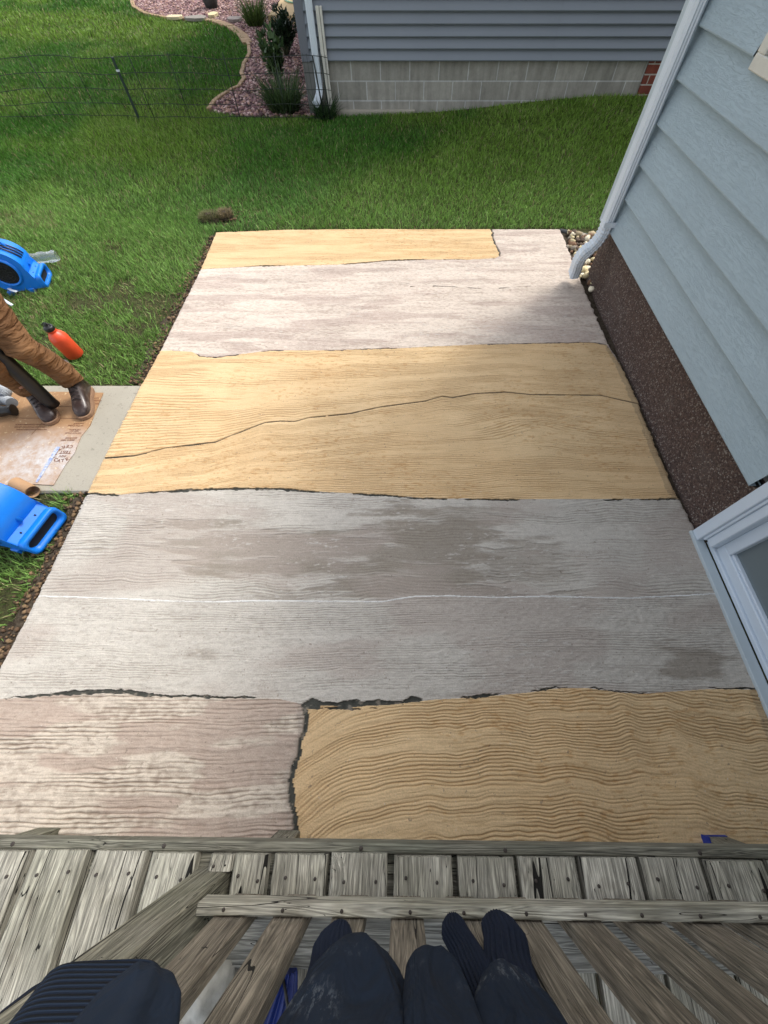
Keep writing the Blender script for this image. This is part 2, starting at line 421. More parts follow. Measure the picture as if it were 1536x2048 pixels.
reg[d2 < 0] = 2
reg[dc < 0] = 3
reg[d3 < 0] = 4
reg[dw < 0] = 5
reg[(d4 < 0) & (dv4 < 0)] = 6
reg[(d4 < 0) & (dv4 >= 0)] = 7
# comb flow
slow = lambda s, ax, ay: fb(X/ax, Y/ay, s, 2)-.5
phi = Y+.05*slow(31, 1.1, 1.4)+.012*slow(32, .3, .5)
y2 = reg == 2; y3 = reg == 3; y7 = reg == 7; g4 = reg == 4; g5 = reg == 5
phi = np.where(y2, Y-.75*(bc(X)-bc(0.)*1.0)*np.clip(1-dc/.75, 0, 1)+.05*slow(33, .6, .9), phi)
phi = np.where(y3, Y-.8*(bc(X)-bc(0.))*np.clip(1+dc/.6, 0, 1)-.14*np.exp(-((X-.95)/.38)**2)*np.clip(-dc/.3, 0, 1)*np.clip(1.6+dc/.35, .25, 1)+.03*slow(34, .5, .6), phi)
phi = np.where(y7, Y-.17*(1-np.exp(-np.clip(dv4, 0, 9)/.22))-.13*slow(35, .34, 1.8)*ss(0, .5, dv4)-.05*slow(36, .13, .9)*ss(.1, .6, dv4), phi)
phi = np.where(g4, Y-.06*slow(37, .38, .8)-.02*slow(38, .13, .4), phi)
phi = np.where(reg == 6, Y-.03*slow(39, .4, .5), phi)
PHW = phi
PHJ = PHW+.006*(fb(X/.07, Y/.05, 40, 2)-.5)
per = np.select([reg == k for k in range(8)], [.016, .017, .0155, .0145, .017, .012, .0165, .0132])
ph1 = PHJ/per+1.5*fb(X/.55, PHW/.09, 43, 3)+.35*vn(X/.06, PHW/.02, 48)
ridge = (1-np.abs(np.sin(PI*ph1)))**1.5
ridge2 = (1-np.abs(2*vn(PHJ/.0120, X/.20, 44)-1))**2.0
crest = fb(PHJ/.022, X/.35, 41, 2); fade = ss(.32, .58, fb(X/.22, Y/.07, 49, 3))
tooth = .12+.88*ss(.34, .64, fb(X/.5, ph1*.33, 50, 2))      # some teeth of the comb bite deeper than others
groove = np.clip(1.0*ridge*tooth+.45*ridge2*fade, 0, 1)
prof = 1.0-groove
rough_ = fb(X/.022, Y/.014, 45, 3)
smear = ss(.44, .62, fb(X/.42, PHW/.10, 46, 3))           # trowelled flat patches
patch = ss(.50, .60, fb(X/.5, Y/.16, 47, 3))
amp = np.full(X.shape, .0042)
for k, a in ((0, .0040), (1, .0045), (2, .0048), (3, .0050), (4, .0048), (5, .0036), (6, .0088), (7, .0072)): amp[reg == k] = a
hgt = amp*(.9*prof+.5*(crest-.5))*(1-.65*smear*np.isin(reg, (0, 4, 5, 6)))+.0035*(rough_-.5)*np.where(np.isin(reg, (0, 5, 6)), 1.5, .6)
# pigment colours, with shade painted into the comb grooves
def C3(*c): return np.array(lin(*c))
col = np.zeros(X.shape+(3,))
mid = fb(X/.7, Y/.5, 51, 3)
ygroove_shade = C3(184, 152, 110); ylite = C3(214, 185, 143); ydark = C3(208, 175, 131)
t1 = np.clip(prof*1.15, 0, 1)[..., None]; t2 = ss(.42, .68, mid)[..., None]
yc = (ygroove_shade*(1-t1)+ylite*t1)*(1-.35*t2)+ydark*(.35*t2)  # groove shade painted in: yellow goes darker between the comb ridges
spk = ss(.63, .72, fb(X/.03, Y/.012, 52, 3))[..., None]*ss(.45, .6, fb(X/.5, Y/.3, 53, 2))[..., None]
yc = yc*(1-.5*spk)+C3(180, 138, 88)*.5*spk
isy = np.isin(reg, (1, 2, 3, 7))
g_l = C3(189, 183, 173); g_m = C3(160, 152, 142); g_d = C3(128, 118, 104)
t1g = np.clip(.25+.75*prof+.9*(rough_-.5), 0, 1)[..., None]
gc = g_m*(1-t1g)+g_l*t1g
pm = np.clip(patch, 0, 1)[..., None]
# the two big bare stains in the far half of the grey band, plus one by the door
def blob(u, v, ru, rv, e=3.0):
    c = G(u, v); a = G(u+ru, v); b = G(u, v-rv)
    q = (np.abs((X-c[0])/(a[0]-c[0]))**e+np.abs((Y-c[1])/(b[1]-c[1]))**e)**(1/e)
    return 1-ss(.55, 1.25, q+1.5*(fb(X/.16, PHW/.03, 61, 4)-.5))
st = np.maximum.reduce([blob(600, 1092, 300, 30), blob(870, 1095, 150, 75), blob(560, 1135, 220, 18), blob(400, 1050, 120, 10), blob(830, 1170, 190, 22), blob(1020, 1120, 110, 45)*.6, blob(1400, 1325, 70, 40)*.9, blob(400, 1307, 40, 16)*.6, blob(920, 1033, 120, 20)*.6])
mott = ss(.45, .68, fb(X/.30, PHW/.045, 62, 4))*ss(1.1, .5, np.hypot((X-.15)/1.2, (Y-.55)/.32))*.7
st = np.maximum(st, mott*(reg == 4))
st4 = (st*np.isin(reg, (4, 5)))[..., None]
gc = gc*(1-.88*st4)+(g_d*(1-.35*t1g)+g_m*.35*t1g)*.88*st4
mv = C3(166, 154, 144)
mvm = (ss(.5, .66, fb(X/.55, Y/.2, 54, 3))*.55)[..., None]
gc = gc*(1-mvm)+mv*mvm
pk_l = C3(206, 193, 180); pk_m = C3(172, 156, 143)
pkt = np.clip(.2+.8*prof+1.3*(rough_-.5), 0, 1)[..., None]
pkc = pk_m*(1-pkt)+pk_l*pkt
st6 = (ss(.5, .62, fb(X/.35, Y/.07, 55, 3))*.75)[..., None]
pkc6 = (C3(140, 125, 111)*(1-pkt)+C3(196, 184, 169)*pkt); pkc6 = pkc6*(1-st6)+C3(166, 148, 135)*st6
dm = (ss(.52, .64, fb(X/.5, Y/.09, 56, 4))*.5)[..., None]
pkc = pkc*(1-dm)+C3(168, 150, 140)*dm
col[:] = gc
col[isy] = yc[isy]; col[reg == 0] = pkc[reg == 0]; col[reg == 6] = pkc6[reg == 6]
hgt = np.where((reg == 4) & (st > .5), hgt*.45-.001, hgt)
# light splashes of skim coat over the stains
sp2 = (ss(.66, .74, fb(X/.03, PHW/.010, 57, 4))*ss(.45, .6, fb(X/.5, Y/.2, 58, 2)))[..., None]*np.isin(reg, (0, 4, 5))[..., None]
col = col*(1-.55*sp2)+C3(196, 190, 182)*.55*sp2; hgt = hgt+.0012*sp2[..., 0]
# joints carved between the colours
ua = 804+X*740/(Y*CS+H*SN)       # photo column, only used to say how far along a joint we are
def seg(u, *iv):
    r = np.zeros(X.shape)
    for a, b, wd in iv: r = np.maximum(r, wd*ss(a-14, a+14, u)*(1-ss(b-14, b+14, u)))
    return r
jn = .5+1.3*fb(X/.06, Y/.06, 71, 2)
brk = fb(X/.16, Y/.4, 70, 3)
joint = np.zeros(X.shape, bool)
def groove(d, wd, off=0.0):
    global joint
    joint |= np.abs(d-off+jit2*.012+jit*.006) < wd*jn*.36*np.where(wd < .012, ss(.42, .62, brk)*1.5, 1)
groove(d1, np.where(X < b1xx+.01, seg(ua, (380, 990, .007), (500, 550, .022), (680, 850, .02)), 0), .004)
joint |= (np.abs(X-b1xx+jit2*.01) < .007*jn) & (d1 > -.01)
groove(d2, seg(ua, (300, 1260, .008), (390, 480, .018), (640, 700, .014), (740, 800, .015), (960, 1260, .012)))
groove(d3, seg(ua, (160, 1400, .009), (160, 240, .02), (330, 640, .022), (700, 900, .016), (1000, 1380, .011)), -.004)
groove(d4, seg(ua, (-80, 600, .008), (110, 310, .026), (612, 700, .05), (690, 840, .038), (840, 1060, .010), (1060, 1600, .006)), .004)
joint |= (np.abs(dv4+.02*(fb(Y/.05, X*0, 79, 3)-.5)) < .0065*jn*(.5+1.2*vn(Y/.12, X*0, 80))) & (d4 < 0)
gap = fb(X/.09, Y/.5, 72, 1)
crk = (np.abs(dc) < .0052*(.75+.6*vn(X/.1, Y*0, 73))) & ~((ua > 652) & (ua < 656))
joint |= crk
# smears of yellow left inside the wide joint by the near yellow panel
isl = joint & (d4 < .0) & (ua > 640) & (fb(X/.07, Y/.012, 74, 2) > .5) & ~crk
joint &= ~isl
frac = reg == 0
fine_cr = frac & (np.abs(Y-G(900, 575)[1]-.02*np.sin(X*6)) < .0045*jn) & (ua > 820) & (ua < 1060) & (fb(X/.08, Y/.02, 75, 2) > .45)
joint |= fine_cr
jf = fb(X/.02, Y/.02, 76, 3)[..., None]; jc = C3(70, 71, 66)*(.5+1.0*jf); jc = np.where((jf > .68) & ~crk[..., None], C3(120, 114, 104), jc)
hgt = np.where(joint, -.005+.001*rough_, hgt+.002)
# soft shoulders: lighter dust beside the joints
col = np.where(joint[..., None], jc, col)
wl = (np.abs(dw+.004*jit2) < .0028*(.6+.8*vn(X/.2, Y*0, 77)))
col[wl & inside] = C3(220, 219, 216); hgt[wl] += .001
# grout band between the two near panels and the grey
gb = (d4 < 0) & (dv4 > -.035+jit*.05) & (dv4 < .0) & (Y > .12-.7) & ~joint
col[gb] = col[gb]*.55+C3(150, 140, 130)*.45
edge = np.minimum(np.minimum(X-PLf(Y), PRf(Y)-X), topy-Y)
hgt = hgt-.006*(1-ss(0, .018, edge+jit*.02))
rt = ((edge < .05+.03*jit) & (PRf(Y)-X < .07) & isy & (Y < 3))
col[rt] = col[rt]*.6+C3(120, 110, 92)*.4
patio = empty('patio'); tag(patio, kind='structure')
vid = np.arange(nx*ny).reshape(ny, nx)
fcs = grid_faces(nx, ny)
fin_ = (inside[:-1, :-1] & inside[1:, :-1] & inside[:-1, 1:] & inside[1:, 1:]).ravel()
freg = np.where(joint, 8, reg)[:-1, :-1].ravel()
PV = np.stack([X.ravel(), Y.ravel(), hgt.ravel()], 1); PC = col.reshape(-1, 3)
names = {0: ('overlay_band', 'pale pinkish grey combed band'), 1: ('overlay_band', 'narrow yellow combed strip at the far end'), 2: ('overlay_band', 'yellow band beyond the dark wavy crack line'),
         3: ('overlay_band', 'yellow band on the near side of the dark wavy crack line'), 4: ('overlay_band', 'grey band with brown bare stains beyond the white line'), 5: ('overlay_band', 'plain grey band on the near side of the white line'),
         6: ('overlay_band', 'pinkish brown coarse combed panel in front of the deck'), 7: ('overlay_band', 'yellow wavy combed panel in front of the deck'), 8: ('joint_line', 'dark joints between the coloured bands')}
for k, (nm, lb) in names.items():
    s_ = fin_ & (freg == k)
    if not s_.any(): continue
    f = fcs[s_]; used, inv = np.unique(f, return_inverse=True)
    ob = fast_mesh(nm, PV[used], inv.ravel(), np.arange(len(f))*4, np.full(len(f), 4), M_PATIO, patio, PC[used], smooth=True)
    ob['label'] = lb
mb = MB()
out = [(float(PLf(y))+.012, y, -.009) for y in np.linspace(-.75, 4.44, 12)]+[(p[0], p[1]-.02, -.009) for p in TOPY[1:]]+[(float(PRf(y))-.01, y, -.009) for y in np.linspace(4.5, -.75, 24)]
mb.prism(out, (0, 0, -.12)); mb.build('slab', M_SLAB, patio)

# sidewalk running off to the left
SWY0, SWY1 = G(175, 985)[1]+.01, G(284, 767)[1]
mb = MB(); mb.box(-6.5, float(PLf(1.7))-.004, SWY0, SWY1, -.12, -.012, .012)
tag(mb.build('sidewalk', M_CONC), kind='structure')
# bare soil beside the patio
def strip(name, pl, wd0, wd1, z, mt):
    v = []; n = len(pl)
    for i, (x, y) in enumerate(pl):
        a = wd0; b = wd1*(.6+.8*random.random())
        v += [(x+a, y, z), (x-b, y, z+.004)]
    me = bpy.data.meshes.new(name); me.from_pydata(v, [], [(2*i, 2*i+1, 2*i+3, 2*i+2) for i in range(n-1)]); return link(name, me, mt)
tag(strip('soil', [(float(PRf(y))+.16, y) for y in np.linspace(.9, 4.2, 60)], .02, .26, -.024, M_SOIL), kind='structure')
tag(strip('soil', [(float(PLf(y)), y) for y in np.linspace(2.24, 4.5, 40)], .02, .10, -.024, M_SOIL), kind='structure')
tag(strip('soil', [(float(PLf(y)), y) for y in np.linspace(-.75, 1.22, 40)], .02, .12, -.022, M_SOIL), kind='structure')
me = bpy.data.meshes.new('soil'); vv = []
for i, x in enumerate(np.linspace(-1.9, 1.6, 60)):
    vv += [(x, 4.40, -.025), (x, 4.53+.05*random.random(), -.022)]
me.from_pydata(vv, [], [(2*i, 2*i+2, 2*i+3, 2*i+1) for i in range(59)]); tag(link('soil', me, M_SOIL), kind='structure')

# ---------------------------------------------------------------- planting bed beside the neighbour's house
bed_px = [(418, 222), (432, 205), (452, 190), (480, 176), (490, 160), (484, 150), (488, 132), (500, 112), (498, 92), (485, 72), (462, 56), (430, 45), (385, 40), (330, 38), (292, 30), (268, 16), (262, -8), (300, -25), (620, -25), (605, 30), (660, 232), (560, 236), (470, 234)]
BED = [G(u, v, -.02)[:2] for u, v in bed_px]
mb = MB(); f = mb.poly([(x, y, float(tz(x, y))+.012) for x, y in BED]); bmesh.ops.triangulate(mb.bm, faces=[f])
M_BED = m_soil('bed_soil', (.05, .035, .032), (.13, .09, .085))
tag(mb.build('planting_bed', M_BED), kind='structure')
def stones(name, pts, size, cols, zf, seg=(1,), flat=.6):
    """many small irregular stones in one mesh"""
    ico = bmesh.new(); bmesh.ops.create_icosphere(ico, subdivisions=1, radius=1)
    iv = np.array([q.co[:] for q in ico.verts]); ifc = np.array([[q.index for q in f.verts] for f in ico.faces]); ico.free()
    n = len(pts); s = size*(.55+.9*rng.random((n, 1, 1)))*(.7+.6*rng.random((n, 1, 3)))
    s[:, :, 2] *= flat
    a = rng.random(n)*2*PI; c, s2 = np.cos(a), np.sin(a)
    v = iv[None]*s*(.8+.4*rng.random((n, len(iv), 1)))
    vx = v[..., 0]*c[:, None]-v[..., 1]*s2[:, None]; vy = v[..., 0]*s2[:, None]+v[..., 1]*c[:, None]
    P = np.array(pts); z = zf(P[:, 0], P[:, 1])
    V = np.stack([vx+P[:, 0:1], vy+P[:, 1:2], v[..., 2]+z[:, None]], 2).reshape(-1, 3)
    Fc = (ifc[None]+(np.arange(n)*len(iv))[:, None, None]).reshape(-1)
    ck = np.array(cols)[rng.integers(0, len(cols), n)]*(.75+.5*rng.random((n, 1)))
    return fast_mesh(name, V, Fc, np.arange(len(Fc)//3)*3, np.full(len(Fc)//3, 3), M_STONE, None, np.repeat(ck, len(iv), 0))
bx = [p[0] for p in BED]; by = [p[1] for p in BED]
P = rng.random((42000, 2))*[max(bx)-min(bx), 17.5-min(by)]+[min(bx), min(by)]
P = P[inpoly(P[:, 0], P[:, 1], BED)]
tag(stones('gravel', P, .026, [lin(140, 108, 108), lin(112, 80, 82), lin(178, 152, 146), lin(84, 60, 62), lin(150, 118, 104)], lambda x, y: tz(x, y)+.02), 'mauve pink landscaping gravel in the curved bed beside the grey house', 'gravel', kind='stuff')
mb = MB()
edge_pts = [Vector((x, y, float(tz(x, y))+.0)) for x, y in BED[:17]]
dense = []
for a, b in zip(edge_pts[:-1], edge_pts[1:]):
    n = max(2, int((b-a).length/.12))
    dense += [a.lerp(b, k/n) for k in range(n)]
for i in range(len(dense)-1):
    a, b = dense[i], dense[i+1]; d = (b-a); L = d.length; ang = math.atan2(d.y, d.x)
    wd = .035 if i < 30 else (.10 if 30 <= i < 52 else .05)
    M_ = Matrix.Translation((a+b)/2) @ Matrix.Rotation(ang, 4, 'Z')
    mb.box(-L*.48, L*.48, -wd, wd, -.02, .045+random.random()*.01, .008, M_)
tag(mb.build('garden_edging', simple('tan_edging_block', lin(160, 132, 100), .85, .25, 8, .4)), 'curved tan edging of the gravel bed along the neighbouring lawn', 'edging')
# loose dark soil thrown up behind the sod clumps comes with the crumbs below
# a few flat stones lying at the bed's far edge
for (u, v, du, dv, c, lb) in ((350, 38, 16, 3, lin(200, 185, 150), 'pale yellow flat stone at the far left rim of the gravel bed'), (427, 33, 9, 4, lin(210, 195, 150), 'small bright yellow flat stone below the dark flower pot'),
                              (395, 40, 22, 4, lin(135, 128, 118), 'grey flat slab between two yellow stones below the flower pot'), (470, 42, 14, 4, lin(130, 118, 112), 'grey flat slab beside the grass tuft in the gravel bed')):
    c0 = G(u, v); a = G(u-du, v); b = G(u, v+dv); mb = MB(); sx = abs(c0[0]-a[0]); sy = abs(c0[1]-b[1])
    pts = [(sx*math.cos(t)*(.85+.3*random.random()), sy*math.sin(t)*(.85+.3*random.random()), 0) for t in np.linspace(0, 2*PI, 8, endpoint=False)]
    mb.prism(pts, (0, 0, .05), .008); ob = mb.build('flat_stone', simple('flat_stone_'+str(u), c, .85, .2, 10, .3)); ob.location = (c0[0], c0[1], 0)
    tag(ob, lb, 'stone', 'flat stones at the edge of the gravel bed')

# ---------------------------------------------------------------- river rock pocket at our corner
ROCK = [G(1124, 460)[:2], G(1205, 473)[:2], (2.3, 4.3), (2.3, 3.55), (1.6, 3.4), G(1160, 552)[:2], G(1136, 496)[:2]]
mb = MB(); f = mb.poly([(x, y, -.026) for x, y in ROCK]); bmesh.ops.triangulate(mb.bm, faces=[f])
tag(mb.build('rock_bed', M_SOIL), kind='structure')
P = rng.random((900, 2))*[.95, 1.3]+[1.5, 3.4]; P = P[inpoly(P[:, 0], P[:, 1], ROCK) & ((P[:, 1] > 3.66) | (P[:, 0] > 1.73))]
tag(stones('river_rock', P[:420], .027, [lin(205, 190, 150), lin(175, 158, 128), lin(120, 92, 72), lin(225, 215, 190), lin(98, 82, 70), lin(150, 140, 125)], lambda x, y: x*0-.008+.02*rng.random(len(x)), flat=.75),
    'mixed tan and brown river rock in the pocket beside the downspout', 'pebbles', kind='stuff')
mb = MB(); e0 = G(1121, 457); e1 = G(1165, 466); e2 = G(1212, 474)
mb.tube([(e0[0], e0[1], -.02), (e1[0], e1[1], -.015), (e2[0], e2[1]-.03, -.01), (2.3, 4.3, -.01)], .02, 8)
tag(mb.build('plastic_edging', simple('dark_grey_edging', lin(95, 95, 92), .6, .2)), 'dark grey plastic edging between the lawn and the river rock pocket', 'edging')

# ---------------------------------------------------------------- our house (right)
WX = 1.745                    # foundation face; siding stands a little proud of it
SX = 1.722
WY1 = 3.66
house = empty('house', (WX, 1.0, 0)); tag(house, 'pale blue grey sided house with brown pebble foundation along the right edge of the patio', 'house')
def HB(mbx, name, m, parent=house, **k):
    o = mbx.build(name, m, None, **k); o.parent = parent; o.matrix_parent_inverse = house.matrix_basis.inverted() if parent == house else Matrix.Identity(4)
    return o
bpy.context.view_layer.update()
DY = .925                     # far jamb of the patio door
mb = MB()
g_ = mb
# pebble dash foundation, gently bulging lower edge
ys = np.linspace(DY+.02, WY1+.02, 60)
rings = []
for zz, off in ((-.1, .0), (.0, .0), (.015, .006), (.03, .012), (.2, .014), (.47, .014)):
    rings.append([Vector((WX+off+(.012*(vn(y*3, zz*9, 5)-.5) if zz < .2 else 0), y, zz)) for y in ys])
mb.loft(rings, closed=False)
mb.box(WX+.03, 4.5, WY1-.05, WY1+.02, -.1, .47)
foundation = HB(mb, 'foundation', M_DASH)
# siding laps, profile in XZ swept along Y
lap_z = [.453, .677, .878, 1.083, 1.283, 1.484]
while lap_z[-1] < 3.3: lap_z.append(lap_z[-1]+.2025)
mb = MB()
def lap(z0, z1, ya, yb):
    x_o, x_i = SX-.036, SX+.006
    A = [(x_i, z1+.02), (x_i, z1), (x_o, z0+.006), (x_o+.002, z0), (x_i+.012, z0), (x_i+.012, z0+.01)]
    n = max(2, int((yb-ya)/.4)); rs = []
    for y in np.linspace(ya, yb, n): rs.append([Vector((x, y, z)) for x, z in A])
    mb.loft(rs, cap=False, closed=False, smooth=False)
for z0, z1 in zip(lap_z[:-1], lap_z[1:]):
    if z1 <= 2.16:
        if z0 > 1.43 and z0 < 2.4:
            lap(z0, z1, 2.78, WY1-.088); lap(z0, z1, DY+.07, 1.72)
        else: lap(z0, z1, DY+.07, WY1-.088)
    else:
        lap(z0, z1, 2.78, WY1-.088); lap(z0, z1, -3.5, 1.72 if z0 < 2.4 else 2.78)
for z0, z1 in zip(lap_z[:-1], lap_z[1:]):
    if z1 <= 2.16: lap(z0, z1, -3.5, -1.0)
siding = HB(mb, 'siding', M_SIDE)
# the backing wall behind (leaves the door opening)
mb = MB()
mb.box(WX+.035, WX+.2, DY+.05, WY1-.03, .47, 3.3); mb.box(WX+.036, WX+.2, -3.5, DY+.05, 2.14, 3.3); mb.box(WX+.035, WX+.2, -3.5, -1.0, -.1, 2.14)
mb.box(WX+.2, 7.5, WY1-.2, WY1-.03, -.1, 3.3)
HB(mb, 'wall', simple('house_wall_back', (.3, .33, .35), .8))
mb = MB(); mb.box(WX+.2, 7.0, -1.2, WY1-.3, -.2, -.02)
HB(mb, 'interior_floor', simple('interior_floor', (.12, .11, .1), .6))
# lower starter strip and dark gap
mb = MB(); mb.box(SX+.004, WX+.02, DY+.07, WY1-.1, .438, .455); HB(mb, 'starter_strip', M_BLACK)
# corner trim
mb = MB(); mb.box(SX-.034, SX+.01, WY1-.085, WY1+.05, .43, 3.3, .003); mb.box(SX-.034, SX+.12, WY1+.05, WY1+.075, .43, 3.3, .003)
HB(mb, 'corner_trim', M_TRIM)
# eave and roof
mb = MB(); mb.box(1.32, 7.5, -3.5, 3.95, 3.3, 3.34); mb.box(1.30, 1.33, -3.5, 3.95, 3.28, 3.46); HB(mb, 'soffit', M_TRIM)
mb = MB()
mb.prism([(1.22, -3.6, 3.47), (4.5, -3.6, 4.9), (7.8, -3.6, 3.47), (7.8, -3.6, 3.42), (4.5, -3.6, 4.85), (1.22, -3.6, 3.42)], (0, 7.65, 0))
HB(mb, 'roof', simple('grey_shingles', (.07, .068, .065), .9, .3, 30, .5))
# downspout
mb = MB()
def rrect(c, a, b, hw, hh, rib=0.0):
    c = Vector(c); a = Vector(a).normalized(); b = Vector(b).normalized(); o = []
    for s in ((-1, -.7), (-.5, -1), (-.25, -.9), (0, -1), (.25, -.9), (.5, -1), (1, -.7), (.9, -.25), (1, 0), (.9, .25), (1, .7), (.5, 1), (.25, .9), (0, 1), (-.25, .9), (-.5, 1), (-1, .7), (-.9, .25), (-1, 0), (-.9, -.25)):
        o.append(c+a*s[0]*(hw+rib)+b*s[1]*(hh+rib))
    return o
DSX, DSY = SX-.075, WY1-.180
rs = [rrect((DSX, DSY, z), (1, 0, 0), (0, 1, 0), .036, .05) for z in (3.3, .50)]
mb.loft(rs, smooth=False)
dsp = HB(mb, 'downspout', M_WHITE)
def sub(mbx, name, m, par=dsp, **k):
    o = mbx.build(name, m, None, **k); o.parent = par; o.matrix_parent_inverse = (Matrix.Translation(house.location)).inverted() @ Matrix.Identity(4) if False else Matrix.Identity(4)
    return o
def pipe_path(pts, n, hw, hh, ribamp):
    """smooth the polyline and corrugate it"""
    P = [Vector(p) for p in pts]; Q = []
    for i in range(n+1):
        t = i/n*(len(P)-1); k = min(int(t), len(P)-2); f_ = t-k
        p0 = P[max(k-1, 0)]; p1 = P[k]; p2 = P[k+1]; p3 = P[min(k+2, len(P)-1)]
        Q.append(.5*((2*p1)+(-p0+p2)*f_+(2*p0-5*p1+4*p2-p3)*f_**2+(-p0+3*p1-3*p2+p3)*f_**3))
    rr = []
    for i, q in enumerate(Q):
        d = (Q[min(i+1, n)]-Q[max(i-1, 0)]).normalized(); b = Vector((0, 1, 0)); b = (b-d*b.dot(d)).normalized(); a = d.cross(b)
        rr.append(rrect(q, a, b, hw, hh, ribamp*(1 if i % 2 else -1)))
    return rr
mb = MB()
mb.loft(pipe_path([(DSX, DSY, .53), (DSX, DSY, .45), (DSX-.02, DSY, .38), (DSX-.065, DSY+.005, .31), (DSX-.095, DSY+.01, .275)], 22, .038, .052, .0030), smooth=False)
elb1 = HB(mb, 'elbow', M_WHITE)
mb = MB()
mb.loft(pipe_path([(DSX-.060, DSY+.005, .325), (DSX-.095, DSY+.01, .275), (DSX-.100, DSY+.03, .21), (DSX-.080, DSY+.07, .13), (DSX-.070, DSY+.09, .07)], 22, .041, .055, .0030), smooth=False)
elb2 = HB(mb, 'elbow', M_WHITE)
mb = MB(); mb.box(DSX-.04, SX-.008, DSY-.056, DSY-.053, .50, .535); mb.box(SX-.012, SX-.009, DSY-.085, DSY-.053, .50, .535)
strap = HB(mb, 'strap', M_WHITE)
bpy.context.view_layer.update()
for e in (elb1, elb2, strap):
    e.parent = dsp; e.matrix_parent_inverse = dsp.matrix_world.inverted()
# window above (only its lower corner shows)
mb = MB()
mb.box(SX-.03, SX+.02, 1.72, 2.78, 1.445, 1.50, .004); mb.box(SX-.03, SX+.02, 2.71, 2.78, 1.50, 2.45, .004); mb.box(SX-.03, SX+.02, 1.72, 1.79, 1.50, 2.45, .004); mb.box(SX-.03, SX+.02, 1.72, 2.78, 2.45, 2.52, .004)
win = HB(mb, 'window', M_OLDWHITE)
M_GLASS = NG('window_glass'); M_GLASS.fin((.13, .165, .18), .05, spec=1.0); M_GLASS = M_GLASS.m
mb = MB(); mb.box(SX+.012, SX+.018, 1.79, 2.71, 1.50, 2.45); pane = HB(mb, 'pane', M_GLASS)
bpy.context.view_layer.update(); pane.parent = win; pane.matrix_parent_inverse = win.matrix_world.inverted()
# sliding patio door at patio level
mb = MB()
mb.box(1.700, 1.775, DY-.02, DY+.045, 0.02, 2.10, .004)          # brickmould
mb.box(1.712, 1.80, DY-.035, DY-.02, 0.055, 2.08, .002)
mb.box(1.722, 1.83, DY-.085, DY-.035, 0.06, 2.06, .004)
mb.box(1.700, 1.80, -1.0, -.93, 0.02, 2.10, .004); mb.box(1.700, 1.80, -1.0, DY+.045, 2.06, 2.14, .004)
door = HB(mb, 'patio_door', M_VINYLW)
parts = []
mb = MB(); mb.box(1.688, 1.742, -1.0, DY+.045, .0, .022, .003); parts.append((mb, 'sill', M_TRIM))
mb = MB(); mb.box(1.752, 1.80, -.95, DY-.03, .018, .045, .003); mb.box(1.742, 1.752, -.95, DY-.03, -.0, .01); parts.append((mb, 'track', M_VINYLW))
mb = MB()
mb.box(1.765, 1.815, -.93, DY-.085, .045, .105, .004); mb.box(1.765, 1.815, DY-.15, DY-.085, .105, 2.0, .004); mb.box(1.765, 1.815, -.93, -.02, .106, .125, .004)
mb.box(1.765, 1.815, -.03, .04, .105, 2.0, .004); mb.box(1.765, 1.815, -.93, DY-.085, 2.0, 2.06, .004); mb.box(1.775, 1.80, -.93, DY-.15, .105, .12, .003)
parts.append((mb, 'sash', M_VINYLW))
mb = MB(); mb.box(1.795, 1.80, .04, DY-.15, .105, 2.0); mb.box(1.795, 1.80, -.93, -.03, .125, 2.0); parts.append((mb, 'glass', M_GLASS))
bpy.context.view_layer.update()
for mbx, nm, mt in parts:
    o = mbx.build(nm, mt); o.parent = door; o.matrix_parent_inverse = door.matrix_world.inverted()

# ---------------------------------------------------------------- neighbour's house
NY = 8.16; NX0 = -1.40; NX1 = 9.0; NZ = .53
nh = empty('house', (3.5, NY, 0)); tag(nh, 'slate grey sided house on a concrete block foundation beyond the lawn', 'house')
bpy.context.view_layer.update()
def NB(mbx, name, m, **k):
    o = mbx.build(name, m, None, **k); o.parent = nh; o.matrix_parent_inverse = nh.matrix_world.inverted(); return o
mb = MB(); mb.box(NX0+.03, 3.518, NY+.02, NY+.25, -.3, NZ+.01); mb.box(NX0+.03, NX0+.25, NY+.25, NY+9, -.3, NZ+.01); NB(mb, 'block_foundation', M_BLOCK)
mb = MB(); mb.box(3.52, NX1, NY-.0, NY+.25, -.3, NZ+.01); NB(mb, 'brick_foundation', M_BRICK)
mb = MB(); mb.box(NX0+.1, .2, NY-.05, NY+.03, -.1, .045, .006); NB(mb, 'footing_ledge', M_CONC)
mb = MB(); z = NZ; zs = []
while z < 3.9: zs.append(z); z += .1055
for z0, z1 in zip(zs[:-1], zs[1:]):
    A = [(NY+.004, z1+.01), (NY+.004, z1), (NY-.034, z0+.010), (NY-.030, z0), (NY+.02, z0)]
    for xa, xb in ((NX0+.1, 2.1), (2.1, 5.0), (5.0, NX1)):
        mb.loft([[Vector((x, y, zz)) for y, zz in A] for x in (xa, xb-.002)], cap=False, closed=False, smooth=False)
    mb.loft([[Vector((NX0-.012+(y-NY+.012)*1.0, yy, zz)) for y, zz in A] for yy in (NY+.1, NY+9)], cap=False, closed=False, smooth=False)
NB(mb, 'siding', M_NSIDE)
mb = MB(); mb.box(NX0+.05, NX1, NY+.03, NY+.2, NZ+.01, 3.9); mb.box(NX0+.05, NX0+.2, NY+.2, NY+9, NZ+.01, 3.9); NB(mb, 'wall', simple('neighbour_wall', (.2, .22, .26), .8))
mb = MB(); mb.box(NX0-.02, NX0+.1, NY-.022, NY+.1, NZ-.01, 3.9, .003); NB(mb, 'corner_trim', simple('dark_grey_trim', (.15, .16, .185), .6, .1))
